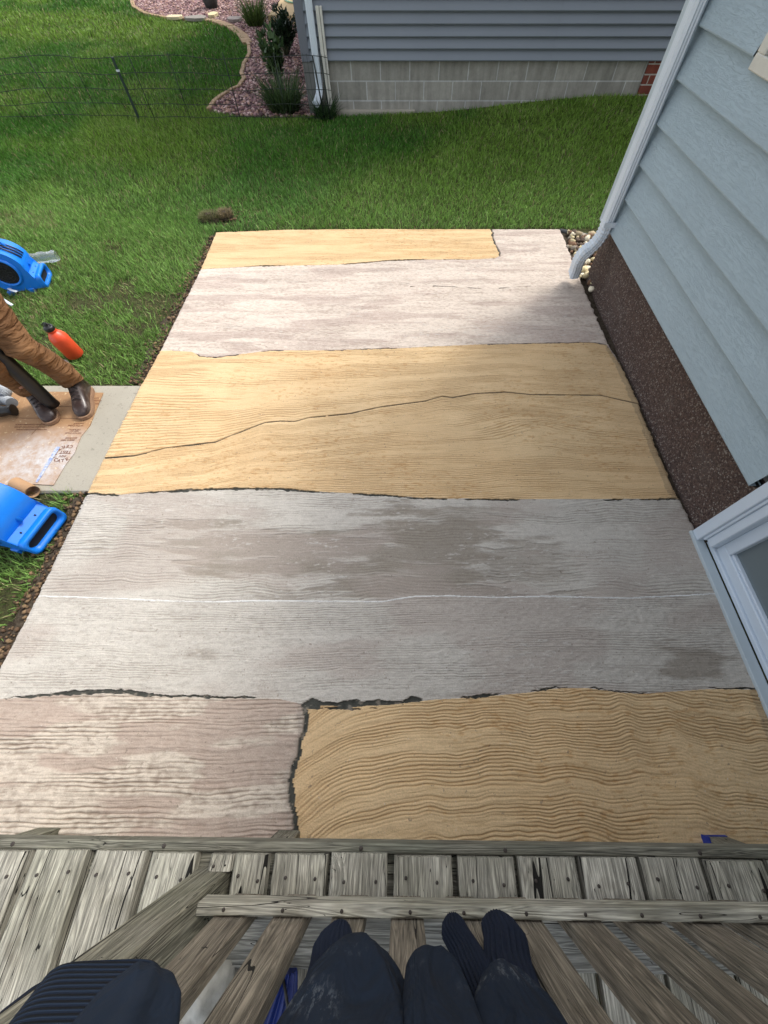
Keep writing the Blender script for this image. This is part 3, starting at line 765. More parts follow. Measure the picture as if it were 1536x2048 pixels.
# foundation corner below the trim reads as a grey pier
mb = MB(); mb.box(NX0-.015, NX0+.16, NY-.012, NY+.1, -.2, NZ-.012); NB(mb, 'corner_pier', simple('grey_pier_concrete', (.17, .17, .16), .9, .2))
mb = MB(); mb.box(NX0-.4, NX1, NY-.45, NY+9.2, 3.9, 3.96); NB(mb, 'soffit', M_TRIM)
mb = MB(); mb.prism([(NX0-.5, NY-.5, 3.97), (NX0-.5, NY+4.4, 5.6), (NX0-.5, NY+9.3, 3.97)], (NX1-NX0+1, 0, 0)); NB(mb, 'roof', simple('neighbour_shingles', (.06, .06, .06), .9, .3, 30, .5))
# its downspout
def at_y(u, v, y0):
    d = ray(u, v); t = y0/d[1]; return (d[0]*t, y0, H+d[2]*t)
mb = MB(); dx = NX0+.19
mb.loft([rrect((dx, NY-.065, z), (1, 0, 0), (0, 1, 0), .045, .035) for z in (3.9, .32)], smooth=False)
nd = NB(mb, 'downspout', M_WHITE)
mb = MB(); mb.loft(pipe_path([(dx, NY-.065, .36), (dx, NY-.065, .30), (dx-.015, NY-.10, .23), (dx-.05, NY-.18, .17), (dx-.07, NY-.22, .15)], 20, .046, .036, .0018), smooth=False)
bpy.context.view_layer.update()
e = mb.build('elbow', M_WHITE); e.parent = nd; e.matrix_parent_inverse = nd.matrix_world.inverted()
# two aged white posts standing against the wall
mb = MB(); mb.box(-.045, .0, -.02, .02, 0, 1.0, .004); mb.box(.006, .036, -.015, .02, 0, 1.0, .004)
o = mb.build('trellis_post', M_OLDWHITE); o.location = (-1.085, NY-.07, 0.0); o.rotation_euler = (R(-1), R(0), 0)
tag(o, 'aged white plastic twin post standing against the grey siding beside the downspout', 'post')

# concrete step, hose, flower pot
s0 = G(535, 33, .12); s1 = G(640, -30, .12)
mb = MB(); mb.box(s0[0], NX0-.02, s0[1], s0[1]+2.6, -.1, .14, .012)
tag(mb.build('concrete_step', M_STEP), 'tan concrete step beside the corner of the grey house', 'step')
hc = G(606, -2, .155)
mb = MB(); mb.tube([(hc[0]+.42*math.cos(t), hc[1]+.5*math.sin(t), .155) for t in np.linspace(0, 2*PI, 30)]+[(hc[0]+.46*math.cos(t), hc[1]+.56*math.sin(t), .16) for t in np.linspace(.1, PI*1.9, 30)], .012, 6)
o = mb.build('garden_hose', simple('pale_green_hose', lin(120, 165, 130), .5, .1)); tag(o, 'pale green garden hose coiled on the tan concrete step', 'hose')
pc = G(421, 18)
mb = MB(); mb.lathe([(.12, 0), (.15, .02), (.185, .12), (.20, .22), (.215, .30), (.235, .31), (.235, .35), (.21, .35), (.20, .30), (.01, .29)], 24)
pot = empty('flower_pot', (pc[0], pc[1]+.15, -.01)); tag(pot, 'dark grey round flower pot standing in the gravel bed', 'flower pot')
mb.build('pot', simple('dark_grey_pot', (.045, .048, .045), .6, .3, 20, .3), pot)
mb = MB(); mb.lathe([(.2, .285), (.1, .30), (.02, .305)], 16); mb.build('soil', M_SOIL, pot)

# ---------------------------------------------------------------- plants
def blades(name, base, hh, ww, dirs, lean, cols, m, parent=None, curve=.5):
    """base (n,3); hh, ww, lean (n); dirs (n) heading; cols (n,3)"""
    n = len(base); c, s = np.cos(dirs), np.sin(dirs)
    L = np.stack([c, s, np.zeros(n)], 1); Wd = np.stack([-s, c, np.zeros(n)], 1)
    tw = rng.random(n)*PI; Wd = Wd*np.cos(tw)[:, None]+L*np.sin(tw)[:, None]
    up = np.array([0, 0, 1.])
    def pt(t):
        hx = lean*(t*(1-curve)+curve*t*t); hz = np.sqrt(np.clip(1-lean**2*.8, .05, 1))*t-(.35*lean**3)*t*t
        return base+(L*hx[:, None]+up*hz[:, None])*hh[:, None]
    m_ = pt(.55); e = pt(1.0); hw = Wd*(ww/2)[:, None]
    V = np.stack([base-hw, base+hw, m_+hw*.85, m_-hw*.85, e], 1).reshape(-1, 3)
    k = (np.arange(n)*5)[:, None]
    Lp = np.concatenate([k+0, k+1, k+2, k+3, k+3, k+2, k+4], 1).ravel()
    st = np.stack([np.arange(n)*7, np.arange(n)*7+4], 1).ravel(); tt = np.tile([4, 3], n)
    return fast_mesh(name, V, Lp, st, tt, m, parent, np.repeat(cols, 5, 0))
def tuft(name, loc, r, hmax, n, c1, c2, label, cat, width=.012, group=None):
    a = rng.random(n)*2*PI; rad = r*.35*np.sqrt(rng.random(n))
    base = np.stack([loc[0]+rad*np.cos(a), loc[1]+rad*np.sin(a), np.full(n, loc[2])], 1)
    le = .35+.6*rng.random(n); hh = hmax*(.5+.6*rng.random(n)); t = rng.random((n, 1))
    cols = np.array(c1)*(1-t)+np.array(c2)*t
    o = blades(name, base, hh, np.full(n, width)*(.6+.8*rng.random(n)), a+rng.normal(0, .4, n), le, cols, M_LEAF, curve=.75)
    return tag(o, label, cat, group)
DG, LG = (.012, .035, .010), (.07, .14, .03)
q = G(512, 50); tuft('ornamental_grass', (q[0], q[1], 0), .5, .55, 420, (.03, .06, .015), (.13, .20, .05), 'bushy ornamental grass clump at the corner of the tan concrete step', 'grass clump', .016)
q = G(572, 232); tuft('daylily', (q[0]-.05, q[1]+.25, 0), .6, .48, 420, (.02, .05, .015), (.09, .14, .045), 'arching strappy daylily clump in front of the gravel bed', 'plant', .018)
q = G(650, 240); tuft('grass_tuft', (q[0], q[1]+.12, 0.0), .4, .30, 260, (.012, .035, .012), (.05, .10, .03), 'dark tall grass tuft at the foot of the white twin post', 'grass clump', .012)
q = G(524, 70); tuft('small_weed', (q[0], q[1]-.1, 0), .2, .14, 120, (.02, .05, .015), (.06, .1, .03), 'small dark weed in the gravel below the grass clump', 'plant', .02)
def leafy(name, loc, r, hh, n, c1, c2, label, cat, leaf=.07, stems=14):
    root = empty(name, loc); tag(root, label, cat)
    mb = MB(); tips = []
    for i in range(stems):
        a = random.random()*2*PI; rr = r*math.sqrt(random.random())*.8; z = hh*(.55+.45*random.random())
        tip = (rr*math.cos(a), rr*math.sin(a), z); tips.append(tip)
        mb.tube([(.1*tip[0], .1*tip[1], 0), (.6*tip[0], .6*tip[1], z*.5), tip], [.008, .006, .003], 5)
    mb.build('stem', simple(name+'_stem', (.06, .08, .03), .7), root)
    ti = rng.integers(0, stems, n); T = np.array(tips)[ti]; f = .3+.7*rng.random(n)
    base = T*np.stack([f*.9+.1, f*.9+.1, f], 1)+rng.normal(0, .03, (n, 3)); base[:, 2] = np.maximum(base[:, 2], .02)
    t = rng.random((n, 1))**1.4; cols = np.array(c1)*(1-t)+np.array(c2)*t
    a = np.arctan2(base[:, 1], base[:, 0])+rng.normal(0, 1.0, n)
    blades('foliage', base, leaf*(.7+.7*rng.random(n)), leaf*.5*(.7+.6*rng.random(n)), a, .5+.5*rng.random(n), cols, M_LEAF, root, curve=.6)
q = G(572, 110); leafy('shrub', (q[0]+.02, q[1], 0), .42, .6, 1500, (.008, .02, .010), (.035, .065, .03), 'dense dark green shrub against the corner of the grey house', 'shrub', .07, 20)
q = G(560, 168); leafy('leafy_plant', (q[0]-.05, q[1]+.1, 0), .36, .50, 750, (.02, .05, .018), (.10, .17, .05), 'lighter green broad leaved plant in front of the dark shrub', 'plant', .10, 12)

# ---------------------------------------------------------------- low wire fence
fence = empty('wire_fence', (-4, 7.9, 0)); tag(fence, 'low dark wire garden fence with a green steel post across the neighbouring lawn', 'fence')
bpy.context.view_layer.update()
mb = MB()
fx0, fx1 = -9.0, -1.02
def fy(x): return 7.92+.03*math.sin(x*2.1)+.10*math.exp(-((x+4.6)/1.2)**2)
def fz(x): return .62+.02*math.sin(x*3.3)-.05*math.exp(-((x+6.1)/1.0)**2)
xs = np.arange(fx0, fx1, .052)
for x in xs:
    x = float(x); mb.tube([(x, fy(x), -.02), (x+.01*math.sin(x*9), fy(x)+.01, fz(x)*.5), (x, fy(x), fz(x))], .0020, 3, False)
for k, zz in enumerate((.02, .15, .30, .45, .60)):
    mb.tube([(float(x), fy(float(x)), zz*fz(float(x))/.62+.006*math.sin(x*7+k)) for x in xs[::4]]+[(fx1, fy(fx1), zz)], .0034, 4, False)
m_ = mb.build('wire_mesh', M_WIRE); m_.parent = fence; m_.matrix_parent_inverse = fence.matrix_world.inverted()
def stake(x, h_, r, lean=0.0, mt=M_WIRE, nm='stake'):
    mb = MB(); mb.tube([(x, fy(x)-.012, -.05), (x+lean, fy(x)-.012, h_)], r, 6)
    o = mb.build(nm, mt); o.parent = fence; o.matrix_parent_inverse = fence.matrix_world.inverted()
for x in (-8.2, -7.1, -6.35, -5.75, -5.2, -4.6, -3.75, -3.2, -2.45, -1.75): stake(x, .64, .005)
for x in (-1.16, -1.08): stake(x, .62, .011, -.06 if x < -1.1 else -.03)
mb = MB(); x = -3.98
mb.box(x-.018, x+.018, fy(x)-.045, fy(x)-.028, -.1, .60, .003); mb.box(x-.004, x+.004, fy(x)-.028, fy(x)-.008, -.1, .60, .002)
o = mb.build('post', M_POST); o.parent = fence; o.matrix_parent_inverse = fence.matrix_world.inverted()
mb = MB(); mb.box(x-.02, x+.02, fy(x)-.047, fy(x)-.025, .47, .49); o = mb.build('tie', M_WHITE); o.parent = fence; o.matrix_parent_inverse = fence.matrix_world.inverted()

# ---------------------------------------------------------------- lawn
def lawn(x0, x1, y0, y1, dens, hh, ww):
    n = int((x1-x0)*(y1-y0)*dens)
    p = rng.random((n, 2))*[x1-x0, y1-y0]+[x0, y0]; x, y = p[:, 0], p[:, 1]
    k = np.ones(n, bool)
    pl = PLf(y)-.012-.05*fb(x*6, y*6, 81, 2)
    far = y > np.interp(x, [q[0] for q in TOPY], [q[1] for q in TOPY])+.035+.03*fb(x*7, y*7, 82, 2)
    nearside = (y < 1.3)
    k &= (x < pl-np.where(nearside, .05*fb(x*5, y*4, 83, 2), 0)) | far
    k &= ~((y > SWY0-.02+.03*fb(x*8, y*0, 85, 2)) & (y < SWY1+.015) & (x < -1.6))
    k &= ~inpoly(x, y, BED) & ~inpoly(x, y, ROCK)
    k &= ~((x > NX0-.03) & (y > NY-.055)); k &= ~((x > 1.66) & (y < 4.32))
    # thin, worn spots
    worn = fb(x*3.1, y*3.1, 84, 3)
    e = np.minimum(np.abs(x-PLf(y)), 9.)
    k &= ~((worn > .60) & (e < 1.1) & (y < 5.0) & (rng.random(n) < .75))
    k &= ~((e < .25) & (y < 5) & (rng.random(n) < .30*(1-e/.25)))
    c = G(432, 437); dd = np.hypot((x-c[0])/.22, (y-c[1])/.12); k &= ~(dd < 1.0)
    return p[k], hh, ww, worn[k]
B, HH_, WW_, CC, LE = [], [], [], [], []
for args in ((-4.9, -1.9, -.6, 5.0, 8600, .052, .0055), (-7.6, 4.9, 4.4, 8.3, 5200, .058, .0075), (-10.2, -1.35, 8.3, 12.8, 2300, .062, .010), (-14.5, -1.35, 12.8, 21, 900, .075, .018), (-7.6, -4.9, 1.0, 4.4, 2500, .055, .007)):
    p, hh, ww, worn = lawn(*args); n = len(p); x, y = p[:, 0], p[:, 1]
    B.append(np.stack([x, y, tz(x, y)-.004], 1)); HH_.append(hh*(.5+.8*rng.random(n))*(.75+.5*fb(x*1.7, y*1.7, 86, 2))); WW_.append(ww*(.6+.8*rng.random(n)))
    t = fb(x*.55, y*.55, 87, 3)[:, None]; r1 = rng.random((n, 1)); big = ss(.35, .65, t)
    c = np.array((.060, .165, .018))*(1-big)+np.array((.165, .265, .040))*big
    nearb = ss(7.0, 4.3, y)[:, None]                       # sunlight painted in: greyer, paler turf towards the patio
    c = c*(1-.6*nearb)+np.array((.190, .305, .095))*.6*nearb
    c = c*(.42+1.4*r1)*np.array((.95, 1.02, .95))*(1-.16*ss(5.0, 8.5, y))[:, None]
    pale = rng.random(n) < (.05+.25*np.clip((worn-.52)*4, 0, 1)*(x < -1.9)*(y < 5))
    c[pale] = np.array((.34, .29, .15))*(.6+.6*rng.random((pale.sum(), 1)))
    CC.append(c); LE.append(.25+.65*rng.random(n))
B = np.concatenate(B); n = len(B); HH_ = np.concatenate(HH_); WW_ = np.concatenate(WW_); CC = np.concatenate(CC); LE = np.concatenate(LE)
dr = 2*PI*fb(B[:, 0]*1.3, B[:, 1]*1.3, 88, 2)*1.6+rng.normal(0, 1.7, n)
tag(blades('grass', B, HH_, WW_, dr, LE, CC, M_GRASS), 'mown green lawn around the patio and between the houses', 'grass', kind='stuff')
print('grass blades', n)
# crumbs of soil and mortar along the left edge
P = []
for i in range(900):
    y = random.uniform(-.4, 4.45)
    if SWY0 < y < SWY1: continue
    P.append((float(PLf(y))-abs(random.gauss(0, .06))-.01, y))
for i in range(350): P.append((random.uniform(-1.9, 1.5), 4.5+abs(random.gauss(0, .02))+.01))
q = G(440, 428)
for i in range(260): P.append((q[0]+random.gauss(0, .13), q[1]+random.gauss(0, .09)))
tag(stones('soil_crumbs', P, .010, [lin(90, 70, 52), lin(60, 46, 36), lin(120, 98, 72), lin(105, 84, 62)], lambda x, y: x*0-.014), 'loose soil and mortar crumbs along the edge of the patio', 'soil', kind='stuff')

# dug out sod clumps by the far left corner of the patio
def clump(name, u, v, rx, ry, rz, label, c1, c2):
    q = G(u, v, 0); root = empty(name, (q[0], q[1], -.03)); tag(root, label, 'turf clump', 'sod clumps by the patio corner')
    bm = bmesh.new(); bmesh.ops.create_icosphere(bm, subdivisions=4, radius=1)
    for q_ in bm.verts:
        p = q_.co; k = 1+.35*(float(fb(p.x*2.3+u, p.y*2.3+p.z*1.7, 91, 3))-.5)+.18*(float(vn(p.x*9+p.z*7, p.y*9, 92))-.5)
        q_.co = Vector((p.x*rx*k, p.y*ry*k, max(p.z*rz*k+rz*.5, -.01)))
    me = bpy.data.meshes.new('soil_ball'); bm.to_mesh(me); bm.free()
    link('soil_ball', me, M_SOIL, root)
    n = 900; a = rng.random(n)*2*PI; ph = np.arccos(rng.random(n)*.95)
    base = np.stack([rx*.92*np.sin(ph)*np.cos(a), ry*.92*np.sin(ph)*np.sin(a), rz*.9*np.cos(ph)+rz*.5], 1)
    t = rng.random((n, 1)); blades('dry_grass', base, .03+.03*rng.random(n), np.full(n, .004), a+rng.normal(0, .8, n), .5+.45*rng.random(n), np.array(c1)*(1-t)+np.array(c2)*t, M_GRASS, root)
clump('sod_clump', 420, 438, .10, .085, .055, 'larger greenish sod clump lying near the far left patio corner', (.07, .09, .03), (.30, .28, .13))
clump('sod_clump', 450, 431, .075, .085, .045, 'smaller brown sod clump against the larger one near the patio corner', (.12, .10, .05), (.40, .32, .18))

# ---------------------------------------------------------------- deck
deck = empty('deck', (0, -.4, 0), 0); tag(deck, 'weathered grey timber deck with railing overlooking the patio', 'deck')
bpy.context.view_layer.update()
DR = Matrix.Translation((0, -.3, 0)) @ Matrix.Rotation(R(-.55), 4, 'Z') @ Matrix.Translation((0, .3, 0))
def dpart(mbx, name, m, org=(0, 0, 0), parent=deck, **k):
    """mesh given in coordinates relative to org, org in deck space"""
    o = mbx.build(name, m, None, **k); M_ = DR @ Matrix.Translation(org)
    o.parent = parent; o.matrix_parent_inverse = parent.matrix_world.inverted(); o.matrix_basis = M_
    return o
DZ = .79
planks = [(-.168, -.034), (-.304, -.177), (-.399, -.320), (-.459, -.403), (-.601, -.484), (-.739, -.607), (-.882, -.747),
          (-.019, .118), (.127, .266), (.272, .414), (.421, .560), (.566, .712), (.720, .862), (.869, 1.010), (1.017, 1.157), (1.164, 1.305), (1.312, 1.452), (1.459, 1.60)]
x = -.889
for i in range(6): planks.append((x-.14, x)); x -= .147
for i, (a, b) in enumerate(sorted(planks)):
    if a < -.5: b -= .010
    elif a > .1: a += .005
    post_side = -.49 < (a+b)/2 < -.40
    yo = -.282+random.uniform(-.003, .004); yi = -2.4
    if post_side: yi = -.313
    wd = b-a; mb = MB(); L = yo-yi
    # rounded plank with a slightly cupped, worn top
    n = 2 if post_side else 26; rs = []
    for y in np.linspace(0, -L, n):
        wv = .0012*math.sin(y*7+i)+.001*random.uniform(-1, 1); e_ = .004*math.exp(-abs(y)/.006)
        prof_ = [(-wd/2, -.036), (-wd/2, -.006-e_), (-wd/2+.005, -.001-e_), (-wd/4, .0-e_), (0, -.001-e_), (wd/4, .0-e_), (wd/2-.005, -.001-e_), (wd/2, -.006-e_), (wd/2, -.036)]
        rs.append([Vector((px_+wv, y, pz_)) for px_, pz_ in prof_])
    mb.loft(rs, smooth=False)
    pl_ = dpart(mb, 'deck_board', M_PLANK, ((a+b)/2, yo, DZ+random.uniform(-.002, .002)))
    bpy.context.view_layer.update()
    for sx in (-.28, .27):
        if post_side and sx > 0: continue
        mb = MB()
        cx_ = wd*sx+random.uniform(-.006, .006); cy_ = -.042+random.uniform(-.008, .006)
        mb.lathe([(.0034, -.003), (.0034, .0008), (.001, .001)], 10, Matrix.Translation((cx_, cy_ if not post_side else -.02, 0)))
        nl = mb.build('nail', M_NAIL); nl.parent = pl_
for (nm, x0, x1, y0, y1, z0, z1, mt) in (('rim_board', -2.1, 1.70, -.2815, -.262, .735, .776, M_WX2), ('joist', -2.1, 1.70, -.325, -.286, .665, .752, M_WX2), ('joist', -2.1, 1.70, -.46, -.327, .60, .745, M_WX2), ('joist', -2.1, 1.70, -.9, -.862, .57, .752, M_WX2),
                                        ('joist', -2.1, 1.70, -1.5, -1.462, .57, .752, M_WX2), ('kick_board', -.41, 1.66, -.452, -.376, DZ+.003, DZ+.037, M_WX)):
    mb = MB(); mb.box(0, x1-x0, 0, y1-y0, 0, z1-z0, .003); dpart(mb, nm, mt, (x0, y0, z0))
for x in (.1, .48, .76, 1.15, 1.52, 2.0, 2.35, 2.82, 3.2, 3.6):
    mb = MB(); mb.lathe([(.005, -.002), (.005, .001), (.002, .0014)], 8, Matrix.Translation((x, .010, .041)))
    dpart(mb, 'nail', M_NAIL, (-2.1, -.2815, .735))
# bottom rail, nailed from the face
mb = MB(); mb.box(0, 2.07, 0, .020, 0, .042, .003); rail = dpart(mb, 'bottom_rail', M_WXL, (-.413, -.343, .883))
bpy.context.view_layer.update()
bxs = [.011+.119*k for k in range(-3, 13)]
for bxx in bxs:
    mb = MB(); mb.lathe([(.0035, -.001), (.0035, .0012), (.001, .0014)], 8, Matrix.Translation((bxx+.413-.004+random.uniform(-.01, .01), .010, .042)))
    nl = mb.build('nail', M_NAIL); nl.parent = rail
for i, bxx in enumerate(bxs):
    mb = MB(); mb.box(-.033, .033, -.030, 0, 0, .93, .0025); b_ = dpart(mb, 'baluster', M_WZ, (bxx, -.346, .80))
mb = MB(); mb.box(-.0385, .0385, -.085, 0, 0, 1.12, .004); dpart(mb, 'rail_post', M_WZP, (-.4525, -.314, .62))
mb = MB(); mb.box(0, 2.2, -.14, 0, 0, .036, .006); dpart(mb, 'top_rail', M_WXL, (-.52, -.265, 1.732))
mb = MB(); mb.box(0, 2.1, 0, .036, 0, .085, .003); dpart(mb, 'upper_rail', M_WX, (-.413, -.343, 1.645))
# posts under the deck
for x, tp in ((1.22, True), (-.506, False), (-1.487, False)):
    mb = MB(); mb.box(0, .092, -.092, 0, 0, .60, .004); po = dpart(mb, 'support_post', M_WZP, (x, -.395, .001))
    if tp:
        bpy.context.view_layer.update()
        mb = MB(); mb.box(-.006, .0, -.09, .004, .0, .05); mb.box(0, .092, 0, .0025, .0, .02); t_ = mb.build('masking_tape', M_TAPE2); t_.parent = po

# ---------------------------------------------------------------- navy garments over the railing
def m_cloth(name, c, rib=None):
    g = NG(name); v = g.coord()
    n = g.noise(v, 900, 3, .6); n1 = g.noise(v, 9, 4, .6)
    col = g.mix(g.ramp(n1, [(.35, 0.0), (.7, 1.0)]), tuple(q*.78 for q in c), c)
    if rib is None:
        sv = g.coord((90, 90, 26)); sm = g.noise(sv, 1.0, 4, .8); ar = g.noise(v, 9.0, 2)
        k = g.math('MULTIPLY', g.ramp(sm, [(.52, 0.0), (.66, 1.0)]), g.ramp(ar, [(.60, 0.0), (.72, .30)]))
        col = g.mix(k, col, (.30, .33, .36))
    col = g.mix(.35, col, g.ramp(n, [(.3, .6), (.7, 1.3)]), 'MULTIPLY')
    fv = g.coord((16, 16, 5)); fo = g.noise(fv, 1.0, 3, .55, 1.0)
    return g.fin(col, .95, g.bump(n, .35, .0006, g.bump(fo, .8 if rib is None else .35, .03)), spec=.15)
M_NAVY = m_cloth('navy_fleece', (.011, .018, .032))
M_NAVYC = m_cloth('clean_navy_fleece', (.014, .024, .044), 1)
M_RIB = m_cloth('navy_rib_knit', (.011, .017, .034), 1)
def m_ribh():
    g = NG('navy_wide_rib_knit'); v = g.coord(); sx = g.n('ShaderNodeSeparateXYZ'); g.l(v, sx.inputs[0])
    zz = g.math('ADD', sx.outputs[2], g.math('MULTIPLY', g.noise(v, 5, 2), .012))
    wv_ = g.math('SINE', g.math('MULTIPLY', zz, 2*PI/.0108)); n = g.noise(v, 900, 3, .6)
    col = g.mix(g.ramp(wv_, [(.0, 0.0), (.5, 1.0)]), (.007, .012, .024), (.014, .024, .044))
    return g.fin(col, .95, g.bump(n, .3, .0006, g.bump(wv_, .9, .0022)), spec=.15)
M_RIBH = m_ribh()
def rib_fade(r_): return r_ > .02
def garment_tube(path, seg=140, wr=.0, ribs=0, ribamp=0.0, seed=0, capend=True):
    """path: list of (x,y,z, rx, ry) down the garment; returns MB with folds"""
    P = path; n = 60; rings = []
    for i in range(n+1):
        t = i/n*(len(P)-1); k = min(int(t), len(P)-2); f_ = t-k; f_ = f_*f_*(3-2*f_)*.5+f_*.5
        a = [P[k][j]*(1-f_)+P[k+1][j]*f_ for j in range(5)]
        rg = []
        for s in range(seg):
            th = 2*PI*s/seg
            w_ = 1+wr*(float(vn(math.cos(th)*1.6+seed, math.sin(th)*1.6+a[2]*6, seed))-.5)*2
            if ribs: w_ += ribamp*(math.cos(ribs*th))
            elif wr > 0:
                q_ = 1-abs(2*float(vn(th*1.1+seed*3+2.2*a[2], a[2]*3.2+math.sin(th), seed+7))-1)
                w_ += .13*(float(vn(math.cos(th)*2.6+seed, math.sin(th)*2.6+a[2]*11, seed+5))-.5)*2*(1 if rib_fade(a[3]) else 0)
                w_ += .15*q_**2-.06*abs(math.sin(2.5*th+9*a[2]+seed))*(1 if math.sin(th) > -.3 else 0)
            rg.append(Vector((a[0]+a[3]*w_*math.cos(th), a[1]+a[4]*w_*math.sin(th), a[2]+.0)))
        rings.append(rg)
    mb = MB(); mb.loft(rings, cap=capend); return mb
def cap_rows(x, y, z, rx, ry, down, n=6):
    return [(x, y, z-down*math.sin(PI/2*k/n), rx*math.cos(PI/2*k/n)+.001, ry*math.cos(PI/2*k/n)+.001) for k in range(1, n+1)]
YG = -.305
def over(x, rx):   # goes up and over the top rail
    return [(x, -.43, 1.60, rx, .02), (x, -.43, 1.78, rx, .022), (x, -.36, 1.795, rx*.98, .03), (x, -.29, 1.79, rx, .03), (x, -.262+.0, 1.72, rx, .026)]
top_ = lambda x, rx: [(x, YG+.035, 1.80, rx*.9, .012), (x, YG+.035, 1.77, rx, .022)]
# centre: sleeve with white dust smears, cuff peeping out below
g1 = empty('sweatshirt', (-.07, YG, 1.05)); tag(g1, 'navy sweatshirt sleeve with white dust smears hanging in the middle of the railing', 'sweatshirt')
bpy.context.view_layer.update()
def gp(mbx, name, m, par, **k):
    o = mbx.build(name, m, None, **k); o.parent = par; o.matrix_parent_inverse = par.matrix_world.inverted(); return o
x0 = -.063
gp(garment_tube(top_(x0, .078)+[(x0, YG+.02, 1.6, .078, .022), (x0, YG+.01, 1.42, .076, .022), (x0-.002, YG, 1.30, .073, .024), (x0-.004, YG, 1.24, .067, .025), (x0-.006, YG, 1.19, .055, .024), (x0-.006, YG, 1.155, .041, .021), (x0-.006, YG, 1.135, .028, .016), (x0-.006, YG, 1.124, .014, .010), (x0-.006, YG, 1.121, .003, .003)], wr=.14, seed=2), 'sleeve', M_NAVY, g1)
gp(garment_tube([(x0-.030, YG-.02, 1.18, .042, .010), (x0-.040, YG-.022, 1.12, .036, .010), (x0-.050, YG-.022, 1.07, .032, .010), (x0-.052, YG-.022, 1.03, .026, .010), (x0-.050, YG-.022, 1.0, .016, .009), (x0-.049, YG-.022, .988, .006, .005)], seg=216, ribs=22, ribamp=.10, wr=.10, seed=3), 'cuff', M_RIB, g1)
mb = MB(); mb.tube([(x0-.036, YG+.018, 1.175), (x0-.037, YG+.022, 1.22), (x0-.037, YG+.022, 1.27), (x0-.036, YG+.026, 1.35), (x0-.035, YG+.034, 1.5)], .0012, 5); gp(mb, 'seam', M_RIB, g1)
# right: joggers, two legs with long ribbed cuffs
g2 = empty('sweatpants', (.1, YG, 1.05)); tag(g2, 'navy sweatpants with two long ribbed cuffs hanging right of the smeared sleeve', 'sweatpants')
bpy.context.view_layer.update()
def leg(xc, rx, cx0, cx_, crx, cz, ztop, seed):
    gp(garment_tube(top_(xc, rx*1.05)+[(xc, YG+.015, 1.5, rx, .026), (xc, YG+.006, 1.36, rx, .027), (xc, YG+.002, 1.28, rx*.95, .027), (xc, YG, ztop+.05, rx*.84, .026), (xc, YG, ztop+.02, rx*.64, .022), (xc, YG, ztop+.005, rx*.40, .015), (xc, YG, ztop, rx*.12, .008)], wr=.22, seed=seed), 'trouser_leg', M_NAVY, g2)
    gp(garment_tube([(cx0, YG-.010, ztop+.09, crx*.9, .014), (cx0, YG-.016, ztop+.04, crx, .014), (cx0*.6+cx_*.4, YG-.018, (ztop*.7+cz*.3), crx, .014), (cx_, YG-.018, (ztop*.35+cz*.65), crx*1.0, .014), (cx_, YG-.018, cz+.028, crx*.85, .013), (cx_, YG-.018, cz+.008, crx*.55, .011), (cx_, YG-.018, cz, crx*.2, .007)], seg=320, ribs=22, ribamp=.10, wr=.05, seed=seed+1), 'cuff', M_RIB, g2)
leg(.044, .046, .112, .094, .023, .982, 1.160, 5)
leg(.136, .051, .150, .176, .034, .972, 1.205, 9)
# left: ribbed hem folded over
g3 = empty('sweatshirt', (-.4, YG, 1.1)); tag(g3, 'navy sweatshirt with wide ribbed hem hanging in front of the corner post', 'sweatshirt')
bpy.context.view_layer.update()
gp(garment_tube([(-.20, YG+.03, 1.80, .05, .014), (-.20, YG+.03, 1.77, .06, .025), (-.25, YG+.03, 1.5, .050, .034), (-.275, YG+.022, 1.40, .046, .036), (-.298, YG+.018, 1.33, .042, .034), (-.314, YG+.014, 1.29, .034, .030), (-.322, YG+.012, 1.268, .022, .022), (-.326, YG+.010, 1.256, .010, .012), (-.327, YG+.010, 1.253, .003, .003)], wr=.12, seed=12), 'body_panel', M_NAVYC, g3)
rings = []; nS = 36
for i in range(nS+1):
    t = i/nS; x = -.452+t*.150
    zb = 1.262-.012*t; dep = .026*math.sqrt(max(1-((t-.5)*2)**6, .02))+.003
    rg = []
    for s_i in range(64):
        u_ = s_i/64
        if u_ < .42: f_ = u_/.42; z_ = 1.75+(zb+.02-1.75)*f_; y_ = dep
        elif u_ < .58: a_ = (u_-.42)/.16*PI; z_ = zb+.02-.02*math.sin(a_); y_ = dep*math.cos(a_)
        else: f_ = (u_-.58)/.42; z_ = zb+.02+(1.75-zb-.02)*f_; y_ = -dep
        rg.append(Vector((x+.38*(z_-1.262), YG+.012+y_+.012*(z_-1.26), z_)))
    rings.append(rg)
mb = MB(); mb.loft(rings); gp(mb, 'ribbed_hem', M_RIBH, g3)
gp(garment_tube([(-.42, YG-.012, 1.30, .062, .010), (-.45, YG-.018, 1.24, .058, .011), (-.465, YG-.021, 1.19, .050, .011), (-.470, YG-.022, 1.165, .042, .010), (-.468, YG-.022, 1.152, .026, .008), (-.466, YG-.022, 1.147, .008, .004)], seg=300, ribs=50, ribamp=.03, seed=14), 'hem_fold', M_RIB, g3)
mb = MB(); mb.tube([(-.330, YG+.036, 1.272), (-.318, YG+.044, 1.31), (-.300, YG+.050, 1.36), (-.270, YG+.058, 1.45), (-.225, YG+.06, 1.6)], .0022, 6); gp(mb, 'seam', M_RIB, g3)

